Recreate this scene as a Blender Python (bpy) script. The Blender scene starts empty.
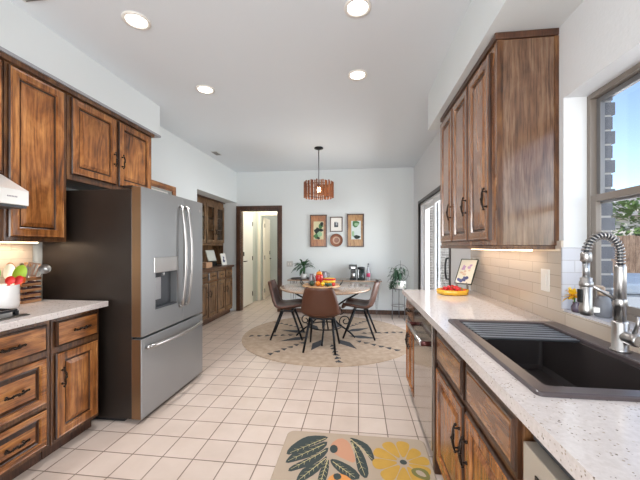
import bpy, bmesh, math, random
from mathutils import Vector, Matrix
random.seed(7)
R = math.radians
PI = math.pi
scene = bpy.context.scene
COL = scene.collection

# ------------------------------------------------------------------ camera
cd = bpy.data.cameras.new('camera')
cam = bpy.data.objects.new('camera', cd)
COL.objects.link(cam)
cd.sensor_fit = 'HORIZONTAL'
cd.sensor_width = 36.0
cd.lens = 313.28 * 36 / 640
cd.shift_y = 6.33 / 640
cd.clip_start = 0.03
cam.location = (0, 0, 1.34)
cam.rotation_euler = (R(90), 0, math.atan(38.446 / 313.28))
scene.camera = cam

# ------------------------------------------------------------------ world, sun, exposure
world = bpy.data.worlds.new('sky')
scene.world = world
world.use_nodes = True
wn = world.node_tree.nodes
bg = wn['Background']
sky = wn.new('ShaderNodeTexSky')
sky.sky_type = 'NISHITA'
sky.sun_disc = False
sky.sun_elevation = R(48)
sky.sun_rotation = R(200)
sky.air_density = 1.0
sky.dust_density = 0.6
sky.ozone_density = 1.4
world.node_tree.links.new(sky.outputs[0], bg.inputs[0])
bg.inputs[1].default_value = 0.26


def lamp(name, kind, loc, rot, energy, color=(1, 1, 1), size=None, size_y=None, spread=None, angle=None):
    l = bpy.data.lights.new(name, kind)
    l.energy = energy
    l.color = color
    if kind == 'AREA':
        l.shape = 'RECTANGLE' if size_y else 'DISK'
        l.size = size
        if size_y:
            l.size_y = size_y
        if spread:
            l.spread = spread
    elif kind == 'SUN':
        l.angle = angle or R(1)
    elif size:
        l.shadow_soft_size = size
    o = bpy.data.objects.new(name, l)
    COL.objects.link(o)
    o.location = loc
    o.rotation_euler = rot
    return o


lamp('sun', 'SUN', (0, 0, 20), (R(42), 0, R(-4)), 3.2, (1, .95, .88))
# daylight through patio slider and sink window; rear area light is added fill
lamp('daylight_slider', 'AREA', (2.70, 4.90, 1.25), (0, R(90), 0), 228, (.94, .975, 1), 2.2, 2.4)
lamp('daylight_sink_window', 'AREA', (1.75, 1.10, 1.62), (0, R(90), 0), 9, (.9, .95, 1), 1.0, 1.25)
lamp('rear_fill_light', 'AREA', (-.8, -2.66, 1.45), (R(-90), 0, PI), 165, (.92, .96, 1), 2.6, 1.7)
vs = scene.view_settings
vs.view_transform = 'Standard'
vs.look = 'None'
vs.gamma = 1
vs.exposure = 0.0
vs.use_curve_mapping = False
scene.cycles.use_denoising = True
scene.cycles.max_bounces = 10
scene.cycles.diffuse_bounces = 6
scene.cycles.transparent_max_bounces = 12
scene.cycles.sample_clamp_indirect = 6
scene.cycles.caustics_reflective = False
scene.cycles.caustics_refractive = False


# ------------------------------------------------------------------ materials
def lin(c):
    if isinstance(c, str):
        c = [int(c[i:i + 2], 16) / 255 for i in (0, 2, 4)]
    return tuple((x / 12.92 if x <= .04045 else ((x + .055) / 1.055) ** 2.4) for x in c[:3]) + (1,)


class NT:
    def __init__(s, name):
        s.m = bpy.data.materials.new(name)
        s.m.use_nodes = True
        s.t = s.m.node_tree
        s.b = s.t.nodes['Principled BSDF']

    def n(s, typ, **k):
        o = s.t.nodes.new('ShaderNode' + typ)
        for a, v in k.items():
            setattr(o, a, v)
        return o

    def l(s, a, b):
        s.t.links.new(a, b)

    def coords(s, scale=(1, 1, 1), loc=(0, 0, 0), kind='Object'):
        tc = s.n('TexCoord')
        mp = s.n('Mapping')
        mp.inputs['Scale'].default_value = scale
        mp.inputs['Location'].default_value = loc
        s.l(tc.outputs[kind], mp.inputs[0])
        return mp.outputs[0]

    def ramp(s, fac, stops, interp='LINEAR'):
        r = s.n('ValToRGB')
        r.color_ramp.interpolation = interp
        e = r.color_ramp.elements
        while len(e) < len(stops):
            e.new(.5)
        for q, (p, c) in zip(e, stops):
            q.position = p
            q.color = lin(c)
        s.l(fac, r.inputs[0])
        return r.outputs[0]

    def noise(s, vec, scale, detail=4, rough=.55, dist=0):
        n = s.n('TexNoise')
        n.inputs['Scale'].default_value = scale
        n.inputs['Detail'].default_value = detail
        n.inputs['Roughness'].default_value = rough
        n.inputs['Distortion'].default_value = dist
        s.l(vec, n.inputs['Vector'])
        return n.outputs['Fac']

    def bump(s, h, strength=.2, dist=.002):
        b = s.n('Bump')
        b.inputs['Strength'].default_value = strength
        b.inputs['Distance'].default_value = dist
        s.l(h, b.inputs['Height'])
        s.l(b.outputs[0], s.b.inputs['Normal'])

    def mix(s, fac, a, b, mode='MIX'):
        x = s.n('Mix', data_type='RGBA', blend_type=mode)
        for v, i in ((fac, 0), (a, 6), (b, 7)):
            if hasattr(v, 'is_output') or hasattr(v, 'links'):
                s.l(v, x.inputs[i])
            elif i == 0:
                x.inputs[0].default_value = v
            else:
                x.inputs[i].default_value = lin(v)
        return x.outputs[2]


def simple(name, c, rough=.5, metal=0.0, coat=0.0, var=0.0, vscale=8, emit=None, estr=0, spec=.5, trans=0, sub=0):
    t = NT(name)
    b = t.b
    b.inputs['Roughness'].default_value = rough
    b.inputs['Metallic'].default_value = metal
    b.inputs['Specular IOR Level'].default_value = spec
    if coat:
        b.inputs['Coat Weight'].default_value = coat
        b.inputs['Coat Roughness'].default_value = .08
    if var:
        base = lin(c)
        f = t.noise(t.coords(), vscale, 3)
        mr = t.n('MapRange')
        mr.inputs[3].default_value = 1 - var
        mr.inputs[4].default_value = 1 + var
        t.l(f, mr.inputs[0])
        x = t.n('VectorMath', operation='SCALE')
        x.inputs[0].default_value = base[:3]
        t.l(mr.outputs[0], x.inputs[3])
        t.l(x.outputs[0], b.inputs['Base Color'])
    else:
        b.inputs['Base Color'].default_value = lin(c)
    if emit:
        b.inputs['Emission Color'].default_value = lin(emit)
        b.inputs['Emission Strength'].default_value = estr
    if trans:
        b.inputs['Transmission Weight'].default_value = trans
    return t.m


def wood(name, grain, dark, mid, light, rough=.32, blotch=.5, coat=.15, figure=1.0):
    """oak with cathedral figure and a mottled stain; grain is the axis (0,1,2) the fibres follow"""
    t = NT(name)
    # growth rings: bands across the board, bent by a slow noise
    sw = [1, 1, 1]
    sw[grain] = .12
    v = t.coords(tuple(sw))
    sl = [5, 5, 5]
    sl[grain] = .9
    n1 = t.n('TexNoise')
    n1.inputs['Scale'].default_value = 1
    n1.inputs['Detail'].default_value = 2
    t.l(t.coords(tuple(sl), (2, 5, 1)), n1.inputs['Vector'])
    mulr = t.n('Math', operation='MULTIPLY')
    t.l(n1.outputs['Fac'], mulr.inputs[0])
    mulr.inputs[1].default_value = 75
    sn = t.n('Math', operation='SINE')
    t.l(mulr.outputs[0], sn.inputs[0])
    ring = t.n('MapRange')
    ring.inputs[1].default_value = -1
    t.l(sn.outputs[0], ring.inputs[0])
    # mottled stain
    sb = [6, 6, 6]
    sb[grain] = 3.2
    f2 = t.noise(t.coords(tuple(sb), (3, 1, 7)), 1.0, 4, .6, .8)
    # pores
    sf = [160, 160, 160]
    sf[grain] = 9
    f3 = t.noise(t.coords(tuple(sf)), 1.0, 3, .6)
    sm = [38, 38, 38]
    sm[grain] = 2.2
    f4 = t.noise(t.coords(tuple(sm)), 1.0, 4, .6)
    a = t.n('Math', operation='MULTIPLY_ADD')
    t.l(f2, a.inputs[0])
    a.inputs[1].default_value = blotch * 1.2
    m0 = t.n('Math', operation='MULTIPLY_ADD')
    t.l(f4, m0.inputs[0])
    m0.inputs[1].default_value = .36
    m1 = t.n('Math', operation='MULTIPLY_ADD')
    m1.inputs[2].default_value = (.5 - blotch) * .6
    t.l(ring.outputs[0], m1.inputs[0])
    m1.inputs[1].default_value = .085 * figure
    t.l(m1.outputs[0], m0.inputs[2])
    t.l(m0.outputs[0], a.inputs[2])
    c = t.ramp(a.outputs[0], [(.34, dark), (.50, mid), (.72, light)])
    fine = t.ramp(f3, [(.36, (.66, .62, .59)), (.52, (1, 1, 1))])
    t.l(t.mix(.7, c, fine, 'MULTIPLY'), t.b.inputs['Base Color'])
    t.b.inputs['Roughness'].default_value = rough
    t.b.inputs['Coat Weight'].default_value = coat
    t.b.inputs['Coat Roughness'].default_value = .16
    t.bump(f3, .12, .001)
    return t.m


M = {}
OAK = ('3d200e', '935a2c', 'c88b50')
M['oak_v'] = wood('oak_vertical', 2, *OAK)
M['oak_h'] = wood('oak_horizontal', 1, *OAK)
M['oak_rail'] = wood('oak_rail', 1, '35200f', '6b452a', '8d6440')
M['oak_d'] = wood('oak_dark_vertical', 2, '3a2114', '7d5032', 'b0825a', .2, .3, .8)
M['oak_end'] = wood('oak_end_panel', 2, '3e281b', '6e4e38', '92755c', .2, .25, .8)
M['oak_dh'] = wood('oak_dark_horizontal', 1, '3a2114', '7d5032', 'b0825a', .2, .45, .8)
M['oak_b'] = wood('oak_base_vertical', 2, '3a2010', '8a5228', 'c08045', .26, .5, .25)
M['oak_bh'] = wood('oak_base_horizontal', 1, '3a2112', '7d5030', 'ad7d4e', .22, .45, .4)
M['oak_frame'] = wood('oak_face_frame', 2, '2e1a0e', '5e3b22', '8a6038', .35)
M['glaze'] = wood('oak_dark_glaze', 2, '24140b', '3a2213', '55341e', .3)
M['hutch'] = wood('rustic_oak', 2, '32220f', '6a4c30', '95714c', .5)
M['casing'] = wood('casing_walnut', 2, '2c1910', '4d2f1f', '64422c', .4, .5)
M['table_wood'] = wood('table_maple', 0, '8f745e', 'ac917b', 'c2aa96', .18, .4, .3)
M['tray_wood'] = wood('tray_beech', 0, 'b98a5b', 'd6a878', 'e6c095', .35, .4)
M['slat_wood'] = wood('lamp_slat_wood', 2, '5a2c14', '8f4e26', 'b0703f', .45)
M['black_metal'] = simple('black_iron', '17171a', .42, .6)
M['bronze'] = simple('dark_bronze_pull', '2e251f', .3, .85)


def wall_mat(name, c, b=.12):
    t = NT(name)
    v = t.coords()
    f = t.noise(v, 55, 5)
    t.b.inputs['Base Color'].default_value = lin(c)
    t.b.inputs['Roughness'].default_value = .85
    t.bump(f, b, .004)
    return t.m


M['wall'] = wall_mat('white_wall_paint', 'dfe3e3')
M['wall_tex'] = wall_mat('orange_peel_wall_paint', 'e0e1e2', .3)
M['ceiling'] = wall_mat('ceiling_paint', 'dfe4e8', .15)
M['cream'] = simple('cream_paint', 'e6dccb', .6)
M['white_door'] = simple('white_door_paint', 'e9e6e0', .5)
M['hall_wall'] = simple('hall_wall_grey_green', 'c3c6bf', .8)


def tile_mat():
    t = NT('beige_floor_tile')
    S = .20652
    v = t.coords()
    br = t.n('TexBrick', offset=0.0, squash=1.0)
    br.inputs['Scale'].default_value = 1
    br.inputs['Brick Width'].default_value = S
    br.inputs['Row Height'].default_value = S
    br.inputs['Mortar Size'].default_value = .0043
    br.inputs['Mortar Smooth'].default_value = .25
    br.inputs['Color1'].default_value = lin('cbbaae')
    br.inputs['Color2'].default_value = lin('c4b3a7')
    br.inputs['Mortar'].default_value = lin('78675a')
    t.l(v, br.inputs['Vector'])
    n = t.noise(t.coords(), 3.5, 4)
    tint = t.ramp(n, [(.3, (.95, .94, .93)), (.7, (1, 1, 1))])
    t.l(t.mix(1, br.outputs[0], tint, 'MULTIPLY'), t.b.inputs['Base Color'])
    t.b.inputs['Roughness'].default_value = .3
    inv = t.n('Math', operation='SUBTRACT')
    inv.inputs[0].default_value = 1
    t.l(br.outputs['Fac'], inv.inputs[1])
    t.bump(inv.outputs[0], .35, .002)
    return t.m


M['tile'] = tile_mat()


def brick_mat(name, c1, c2, mortar, w, h, ms, plane='yz', rough=.3, offset=.5, bump=.4, var=None):
    t = NT(name)
    tc = t.n('TexCoord')
    sp = t.n('SeparateXYZ')
    cb = t.n('CombineXYZ')
    t.l(tc.outputs['Object'], sp.inputs[0])
    t.l(sp.outputs['Y' if plane == 'yz' else 'X'], cb.inputs[0])
    t.l(sp.outputs['Z'], cb.inputs[1])
    br = t.n('TexBrick', offset=offset)
    br.inputs['Scale'].default_value = 1
    br.inputs['Brick Width'].default_value = w
    br.inputs['Row Height'].default_value = h
    br.inputs['Mortar Size'].default_value = ms
    br.inputs['Mortar Smooth'].default_value = .2
    br.inputs['Color1'].default_value = lin(c1)
    br.inputs['Color2'].default_value = lin(c2)
    br.inputs['Mortar'].default_value = lin(mortar)
    t.l(cb.outputs[0], br.inputs['Vector'])
    c = br.outputs[0]
    if var:
        f = t.noise(t.coords(), 9, 4)
        c = t.mix(1, c, t.ramp(f, [(.3, (var, var, var)), (.7, (1, 1, 1))]), 'MULTIPLY')
    t.l(c, t.b.inputs['Base Color'])
    t.b.inputs['Roughness'].default_value = rough
    inv = t.n('Math', operation='SUBTRACT')
    inv.inputs[0].default_value = 1
    t.l(br.outputs['Fac'], inv.inputs[1])
    t.bump(inv.outputs[0], bump, .003)
    return t.m


M['splash'] = brick_mat('cream_glass_tile', 'd0c1b1', 'c6b6a6', 'b3a494', .305, .0635, .0022, 'yz', .16, .5)
M['splash_x'] = brick_mat('grey_glass_tile', 'ccccd2', 'c4c4cc', 'b5b3b8', .305, .0635, .0022, 'xz', .16, .5)
M['brick'] = brick_mat('grey_brick', 'a39b94', '827b76', 'c2beb8', .2, .067, .012, 'xz', .8, .5, .8, .7)
M['brick_yz'] = brick_mat('dark_grey_brick', '6b6b70', '4e4f55', 'cfccc8', .2, .067, .012, 'yz', .8, .5, .8, .7)


def quartz(name, base):
    t = NT(name)
    v = t.coords()
    vo = t.n('TexVoronoi')
    vo.inputs['Scale'].default_value = 95
    t.l(v, vo.inputs['Vector'])
    pick = t.noise(v, 38, 2)
    lt = t.n('Math', operation='LESS_THAN')
    t.l(vo.outputs['Distance'], lt.inputs[0])
    lt.inputs[1].default_value = .26
    gt = t.n('Math', operation='GREATER_THAN')
    t.l(pick, gt.inputs[0])
    gt.inputs[1].default_value = .51
    mu = t.n('Math', operation='MULTIPLY')
    t.l(lt.outputs[0], mu.inputs[0])
    t.l(gt.outputs[0], mu.inputs[1])
    speck = t.ramp(t.noise(v, 60, 2), [(.35, '6f655e'), (.5, 'a89a8c'), (.65, 'c8bcae')])
    basec = t.ramp(t.noise(v, 90, 3), [(.3, base), (.7, 'd6cdc9')])
    t.l(t.mix(mu.outputs[0], basec, speck), t.b.inputs['Base Color'])
    t.b.inputs['Roughness'].default_value = .12
    return t.m


M['quartz'] = quartz('speckled_quartz', 'c9bfba')
M['steel'] = simple('brushed_steel', 'b6b7b9', .3, .95, var=.05, vscale=30)
M['slate'] = simple('fridge_stainless', '9a9b9c', .34, .75, var=.03, vscale=4)
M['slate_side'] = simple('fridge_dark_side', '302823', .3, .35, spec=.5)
M['door_edge'] = simple('fridge_bronze_edge', '8a6c50', .3, .8)
M['chrome'] = simple('brushed_nickel', 'b4b0ad', .3, 1)
M['dw_steel'] = simple('polished_stainless', 'b9b3ad', .12, .95)
M['black_plastic'] = simple('black_plastic', '121214', .3)
M['dark_grey'] = simple('dark_grey_plastic', '3a3c41', .35)
M['sink'] = simple('black_composite', '393332', .38, 0, var=.15, vscale=300)
M['sink_rim'] = simple('sink_rim_composite', '4b4243', .3, 0, var=.1, vscale=300)
M['white_plastic'] = simple('white_plastic', 'ece7df', .35)
M['white_ceramic'] = simple('white_ceramic', 'eeebe8', .15, 0, .4)
M['hood_white'] = simple('hood_satin_metal', 'd9d6d1', .3, .35)
M['leather'] = simple('brown_leather', '502d1c', .42, 0, 0, .16, 6)
M['leather_in'] = simple('dark_brown_leather', '452a22', .36, 0, 0, .16, 6)
M['leaf'] = simple('plant_leaf', '2f5a35', .45, 0, 0, .3, 14)
M['leaf_d'] = simple('trailing_leaf', '36553d', .5, 0, 0, .3, 14)
M['bush'] = simple('bush_leaf', '6f8a50', .6, 0, 0, .3, 3)
M['soil'] = simple('soil', '3b2c22', .9)
M['berry'] = simple('strawberry_red', 'c81f26', .28, 0, .3, .12, 30)
M['berry_leaf'] = simple('strawberry_leaf', '4d8a35', .5)
M['yellow_bowl'] = simple('yellow_ceramic', 'e0ae34', .25, 0, .3)
M['red_c'] = simple('red_ceramic', 'c4302c', .25, 0, .3)
M['orange_c'] = simple('orange_ceramic', 'e0852a', .3, 0, .3)
M['yellow_c'] = simple('yellow_glaze', 'edbf35', .25, 0, .3)
M['teal_c'] = simple('teal_glaze', '5f9c88', .25, 0, .3)
M['green_d'] = simple('dark_green_glaze', '27402c', .3, 0, .3)
M['grey_c'] = simple('pewter_grey', '8a8288', .3, .3)
M['lime'] = simple('lime_silicone', 'a6c83a', .45)
M['red_s'] = simple('red_silicone', 'd8352f', .45)
M['orange_s'] = simple('orange_silicone', 'dc6a2c', .45)
M['wood_spoon'] = wood('spoon_wood', 2, '80532f', 'a97545', 'c49160', .55)
M['emit_white'] = simple('lamp_diffuser', 'ffffff', .5, emit='fff6ea', estr=9)
M['bulb'] = simple('warm_bulb', 'ffffff', .5, emit='ffe2b0', estr=22)
M['led'] = simple('warm_led_strip', 'ffffff', .5, emit='ffdcb0', estr=6)
M['frame_dark'] = simple('dark_bronze_frame', '4e4744', .4, .2)
M['vinyl'] = simple('white_vinyl_frame', 'e3e3e4', .4)
M['frame_tan'] = simple('taupe_window_frame', '7f756c', .4)
M['frame_grey'] = simple('grey_window_frame', '757475', .35, .2)
M['concrete'] = simple('patio_concrete', 'b9b2a8', .9, 0, 0, .1, 1.5)
M['roof'] = simple('grey_shingles', '9a948e', .9, 0, 0, .15, 4)
M['siding'] = simple('pale_siding', 'c9c4bb', .8)
M['fence'] = wood('weathered_fence', 2, '6b5647', '8f7764', 'ab937e', .85, .5, 0)
M['tub'] = simple('hot_tub_cover', '8f9cab', .5, 0, 0, .08, 4)
M['tub_side'] = simple('hot_tub_side', 'a9aeb5', .5)


def glass_mat():
    t = NT('window_glass')
    tr = t.n('BsdfTransparent')
    gl = t.n('BsdfGlossy')
    gl.inputs['Roughness'].default_value = .0
    lw = t.n('LayerWeight')
    pw = t.n('Math', operation='POWER')
    pw.inputs[1].default_value = 4
    fr = t.n('Math', operation='MULTIPLY_ADD')
    fr.inputs[1].default_value = .3
    fr.inputs[2].default_value = .03
    t.l(lw.outputs['Facing'], pw.inputs[0])
    t.l(pw.outputs[0], fr.inputs[0])
    mx = t.n('MixShader')
    t.l(fr.outputs[0], mx.inputs[0])
    t.l(tr.outputs[0], mx.inputs[1])
    t.l(gl.outputs[0], mx.inputs[2])
    t.l(mx.outputs[0], t.t.nodes['Material Output'].inputs[0])
    return t.m


M['glass'] = glass_mat()

# ------------------------------------------------------------------ geometry helpers
ORI = {}


class MB:
    def __init__(s):
        s.v, s.f, s.mi, s.sm = [], [], [], []

    def add(s, vs, fs, m=0, smooth=False):
        o = len(s.v)
        s.v += [tuple(p) for p in vs]
        for f in fs:
            s.f.append(tuple(i + o for i in f))
            s.mi.append(m)
            s.sm.append(smooth)
        return s

    def box(s, x0, x1, y0, y1, z0, z1, m=0):
        vs = [(x, y, z) for x in (x0, x1) for y in (y0, y1) for z in (z0, z1)]
        return s.add(vs, [(0, 1, 3, 2), (4, 6, 7, 5), (0, 4, 5, 1), (2, 3, 7, 6), (0, 2, 6, 4), (1, 5, 7, 3)], m)

    def obox(s, c, ax, ay, az, m=0):
        """box from centre and three half-axis vectors"""
        c, ax, ay, az = map(Vector, (c, ax, ay, az))
        vs = [c + ax * i + ay * j + az * k for i in (-1, 1) for j in (-1, 1) for k in (-1, 1)]
        return s.add(vs, [(0, 1, 3, 2), (4, 6, 7, 5), (0, 4, 5, 1), (2, 3, 7, 6), (0, 2, 6, 4), (1, 5, 7, 3)], m)

    def tube(s, pts, r, n=10, closed=False, m=0, smooth=True):
        pts = [Vector(p) for p in pts]
        N = len(pts)
        rr = r if isinstance(r, (list, tuple)) else [r] * N
        vs = []
        up = None
        for i, p in enumerate(pts):
            if closed:
                d = pts[(i + 1) % N] - pts[i - 1]
            else:
                d = pts[min(i + 1, N - 1)] - pts[max(i - 1, 0)]
            d.normalize()
            if up is None:
                up = Vector((0, 0, 1)) if abs(d.z) < .9 else Vector((1, 0, 0))
            a = d.cross(up)
            if a.length < 1e-5:
                a = d.cross(Vector((0.3, 1, 0.2)))
            a.normalize()
            b = a.cross(d).normalized()
            up = b
            for k in range(n):
                t = 2 * PI * k / n
                vs.append(p + (a * math.cos(t) + b * math.sin(t)) * rr[i])
        fs = []
        for i in range(N if closed else N - 1):
            j = (i + 1) % N
            for k in range(n):
                k2 = (k + 1) % n
                fs.append((i * n + k, i * n + k2, j * n + k2, j * n + k))
        s.add(vs, fs, m, smooth)
        if not closed:
            o = len(s.v) - N * n
            s.f.append(tuple(o + k for k in reversed(range(n))))
            s.f.append(tuple(o + (N - 1) * n + k for k in range(n)))
            s.mi += [m, m]
            s.sm += [False, False]
        return s

    def lathe(s, prof, c, n=24, m=0, smooth=True, axis='z', sx=1, sy=1, caps=True):
        vs = []
        c = Vector(c)
        for r, h in prof:
            for k in range(n):
                t = 2 * PI * k / n
                p = (r * math.cos(t) * sx, r * math.sin(t) * sy, h)
                if axis == 'x':
                    p = (p[2], p[0], p[1])
                elif axis == 'y':
                    p = (p[0], -p[2], p[1])
                vs.append(c + Vector(p))
        fs = []
        for i in range(len(prof) - 1):
            for k in range(n):
                k2 = (k + 1) % n
                fs.append((i * n + k, i * n + k2, (i + 1) * n + k2, (i + 1) * n + k))
        s.add(vs, fs, m, smooth)
        o = len(s.v) - len(prof) * n
        for i, rev in ((0, True), (len(prof) - 1, False)) if caps else ():
            if prof[i][0] > 1e-6:
                idx = [o + i * n + k for k in range(n)]
                s.f.append(tuple(reversed(idx)) if rev else tuple(idx))
                s.mi.append(m)
                s.sm.append(False)
        return s

    def ball(s, c, r, n=16, m=0, sx=1, sy=1, sz=1):
        k = n // 2
        prof = [(max(r * math.sin(PI * i / k), 1e-4), -r * math.cos(PI * i / k) * sz) for i in range(k + 1)]
        return s.lathe(prof, c, n, m, True, 'z', sx, sy)

    def prism(s, poly, z0, z1, m=0, ax='z'):
        """polygon (a,b) extruded along ax between z0 and z1"""
        def P(a, b, h):
            return {'z': (a, b, h), 'x': (h, a, b), 'y': (a, h, b)}[ax]
        n = len(poly)
        vs = [P(a, b, z0) for a, b in poly] + [P(a, b, z1) for a, b in poly]
        fs = [tuple(reversed(range(n))), tuple(range(n, 2 * n))]
        fs += [(i, (i + 1) % n, n + (i + 1) % n, n + i) for i in range(n)]
        return s.add(vs, fs, m)

    def rings(s, o, U, V, N, w, h, prof, m=0, mc=None, back=True, segm=None):
        """concentric rectangles on a panel: prof is a list of (inset, height)"""
        o, U, V, N = map(Vector, (o, U, V, N))
        vs = []
        for ins, ht in prof:
            for a, b in ((ins, ins), (w - ins, ins), (w - ins, h - ins), (ins, h - ins)):
                vs.append(o + U * a + V * b + N * ht)
        fs = []
        for i in range(len(prof) - 1):
            for k in range(4):
                k2 = (k + 1) % 4
                fs.append((i * 4 + k, i * 4 + k2, i * 4 + 4 + k2, i * 4 + 4 + k))
        s.add(vs, fs, m)
        if segm:
            for i in segm:
                for k in range(4):
                    s.mi[len(s.mi) - len(fs) + i * 4 + k] = 1
        b = len(s.v) - len(prof) * 4
        e = b + (len(prof) - 1) * 4
        s.f.append((e, e + 1, e + 2, e + 3))
        s.mi.append(m if mc is None else mc)
        s.sm.append(False)
        if back:
            s.f.append((b + 3, b + 2, b + 1, b))
            s.mi.append(m)
            s.sm.append(False)
        return s

    def build(s, name, mats, parent=None, bevel=0, origin=None, solid=0, subsurf=0):
        me = bpy.data.meshes.new(name)
        if not isinstance(mats, (list, tuple)):
            mats = [mats]
        if parent is not None:
            po = ORI[parent.name]
            off = po
        else:
            if origin is None:
                xs, ys, zs = zip(*s.v)
                origin = ((min(xs) + max(xs)) / 2, (min(ys) + max(ys)) / 2, min(zs))
            off = Vector(origin)
        me.from_pydata([Vector(p) - off for p in s.v], [], s.f)
        for mm in mats:
            me.materials.append(M[mm] if isinstance(mm, str) else mm)
        me.polygons.foreach_set('material_index', s.mi)
        me.polygons.foreach_set('use_smooth', s.sm)
        bm = bmesh.new()
        bm.from_mesh(me)
        bmesh.ops.recalc_face_normals(bm, faces=bm.faces)
        bm.to_mesh(me)
        bm.free()
        me.update()
        ob = bpy.data.objects.new(name, me)
        COL.objects.link(ob)
        if parent is not None:
            ob.parent = parent
            ORI[ob.name] = Vector(off)
        else:
            ob.location = off
            ORI[ob.name] = Vector(off)
        if solid:
            q = ob.modifiers.new('thickness', 'SOLIDIFY')
            q.thickness = solid
            q.offset = 0
        if subsurf:
            q = ob.modifiers.new('smooth', 'SUBSURF')
            q.levels = q.render_levels = subsurf
        if bevel:
            q = ob.modifiers.new('edge', 'BEVEL')
            q.width = bevel
            q.segments = 2
            q.limit_method = 'ANGLE'
            q.angle_limit = R(40)
        return ob


def thing(name, label, cat, loc, group=None):
    o = bpy.data.objects.new(name, None)
    o.empty_display_size = .1
    COL.objects.link(o)
    o.location = loc
    ORI[o.name] = Vector(loc)
    o['label'] = label
    o['category'] = cat
    if group:
        o['group'] = group
    return o


def tag(o, label, cat, group=None):
    o['label'] = label
    o['category'] = cat
    if group:
        o['group'] = group
    return o


def struct(o):
    o['kind'] = 'structure'
    return o


def dup(root, loc, rotz, label, group=None):
    r = root.copy()
    COL.objects.link(r)
    r.location = loc
    r.rotation_euler = (0, 0, rotz)
    r['label'] = label
    if group:
        r['group'] = group
    for ch in list(root.children):
        c = ch.copy()
        COL.objects.link(c)
        c.parent = r
        for g in list(ch.children):
            d = g.copy()
            COL.objects.link(d)
            d.parent = c
    return r


def B(*a, m=0):
    return MB().box(*a, m)


def arc(cx, cz, r, a0, a1, n):
    return [(cx + r * math.cos(R(a0 + (a1 - a0) * i / n)), cz + r * math.sin(R(a0 + (a1 - a0) * i / n))) for i in range(n + 1)]


# ================================================================== ROOM SHELL
XL, XR, YB, ZC = -2.52, 1.07, 6.27, 2.88
YR = -2.7
RX = -3.05          # back of the hutch recess
W = .12
struct(B(-4.5, XR + .12, YR, 11, -.1, 0).build('floor', 'tile', origin=(0, 0, 0)))
struct(B(-4.5, XR + .30, YR - .1, 11, ZC, ZC + .15).build('ceiling', 'ceiling'))
# left wall with a doorway past the fridge and the hutch recess
DY0, DY1 = 3.24, 3.98
mb = MB()
mb.box(XL - W, XL, YR, DY0, 0, ZC).box(XL - W, XL, DY0, DY1, 2.08, ZC).box(XL - W, XL, DY1, 4.655, 0, ZC)
mb.box(XL - W, XL, 4.655, YB, 2.245, ZC)
mb.box(RX - W, RX, 4.655 - W, YB, 0, ZC)            # recess back
mb.box(RX, XL - W, 4.655 - W, 4.655, 0, ZC)         # recess near side
mb.box(RX, XL - W, 4.655, YB, 2.245, 2.30)          # recess top
struct(mb.build('wall_left', 'wall'))
# back wall with the hall doorway
mb = MB()
ox0, ox1, oz = -2.44, -1.635, 2.09
mb.box(RX - W, ox0, YB, YB + W, 0, ZC).box(ox1, XR, YB, YB + W, 0, ZC).box(ox0, ox1, YB, YB + W, oz, ZC)
struct(mb.build('wall_back', 'wall'))
# right wall: sink window, patio slider
WY0, WY1, WZ0, WZ1 = .42, 1.79, 1.00, 2.12
SY0, SY1, SZ1 = 3.86, 5.75, 2.09
WT = .18
mb = MB()
mb.box(XR, XR + WT, YR, WY0, 0, ZC).box(XR, XR + WT, WY0, WY1, 0, WZ0).box(XR, XR + WT, WY0, WY1, WZ1, ZC)
mb.box(XR, XR + WT, WY1, SY0, 0, ZC).box(XR, XR + WT, SY0, SY1, SZ1, ZC).box(XR, XR + WT, SY1, YB + W, 0, ZC)
struct(mb.build('wall_right', 'wall_tex'))
mb = MB()
rx0, rx1, rz0, rz1 = -2.1, .5, .6, 2.3  # unseen opening made up for the rear fill light
mb.box(XL - W, rx0, YR - .1, YR, 0, ZC).box(rx1, XR + .12, YR - .1, YR, 0, ZC)
mb.box(rx0, rx1, YR - .1, YR, 0, rz0).box(rx0, rx1, YR - .1, YR, rz1, ZC)
struct(mb.build('wall_rear', 'wall'))
# soffits above both cabinet runs
struct(B(XL, -2.17, YR, 3.21, 2.555, ZC).build('soffit_left', 'wall'))
struct(B(.70, XR, YR, 3.29, 2.515, ZC).build('soffit_right', 'wall'))

# hall beyond the doorway
mb = MB()
HX0, HX1, HY = -2.52, -1.25, 7.50
mb.box(HX0 - .1, HX0, YB + W, HY, 0, ZC).box(HX1, HX1 + .1, YB + W, 9.4, 0, ZC)
mb.box(HX0 - .1, -2.40, HY, HY + .1, 0, ZC).box(-1.62, HX1, HY, HY + .1, 0, ZC).box(-2.40, -1.62, HY, HY + .1, 2.10, ZC)
mb.box(-3.2, HX1 + .1, 9.3, 9.4, 0, ZC).box(-3.2, -3.1, HY, 9.4, 0, ZC)
struct(mb.build('wall_hall', 'hall_wall'))


def casing(name, mat, axis, a0, a1, z1, face, out, wd=.085, t=.02):
    """door casing: two jamb boards and a head board on the wall plane"""
    mb = MB()
    lo, hi = sorted((face, face + out * t))
    for (p, q, z0, zz) in ((a0 - wd, a0, 0, z1 + wd), (a1, a1 + wd, 0, z1 + wd), (a0, a1, z1, z1 + wd)):
        if axis == 'x':
            mb.box(p, q, lo, hi, z0, zz)
        else:
            mb.box(lo, hi, p, q, z0, zz)
    return mb


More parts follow.
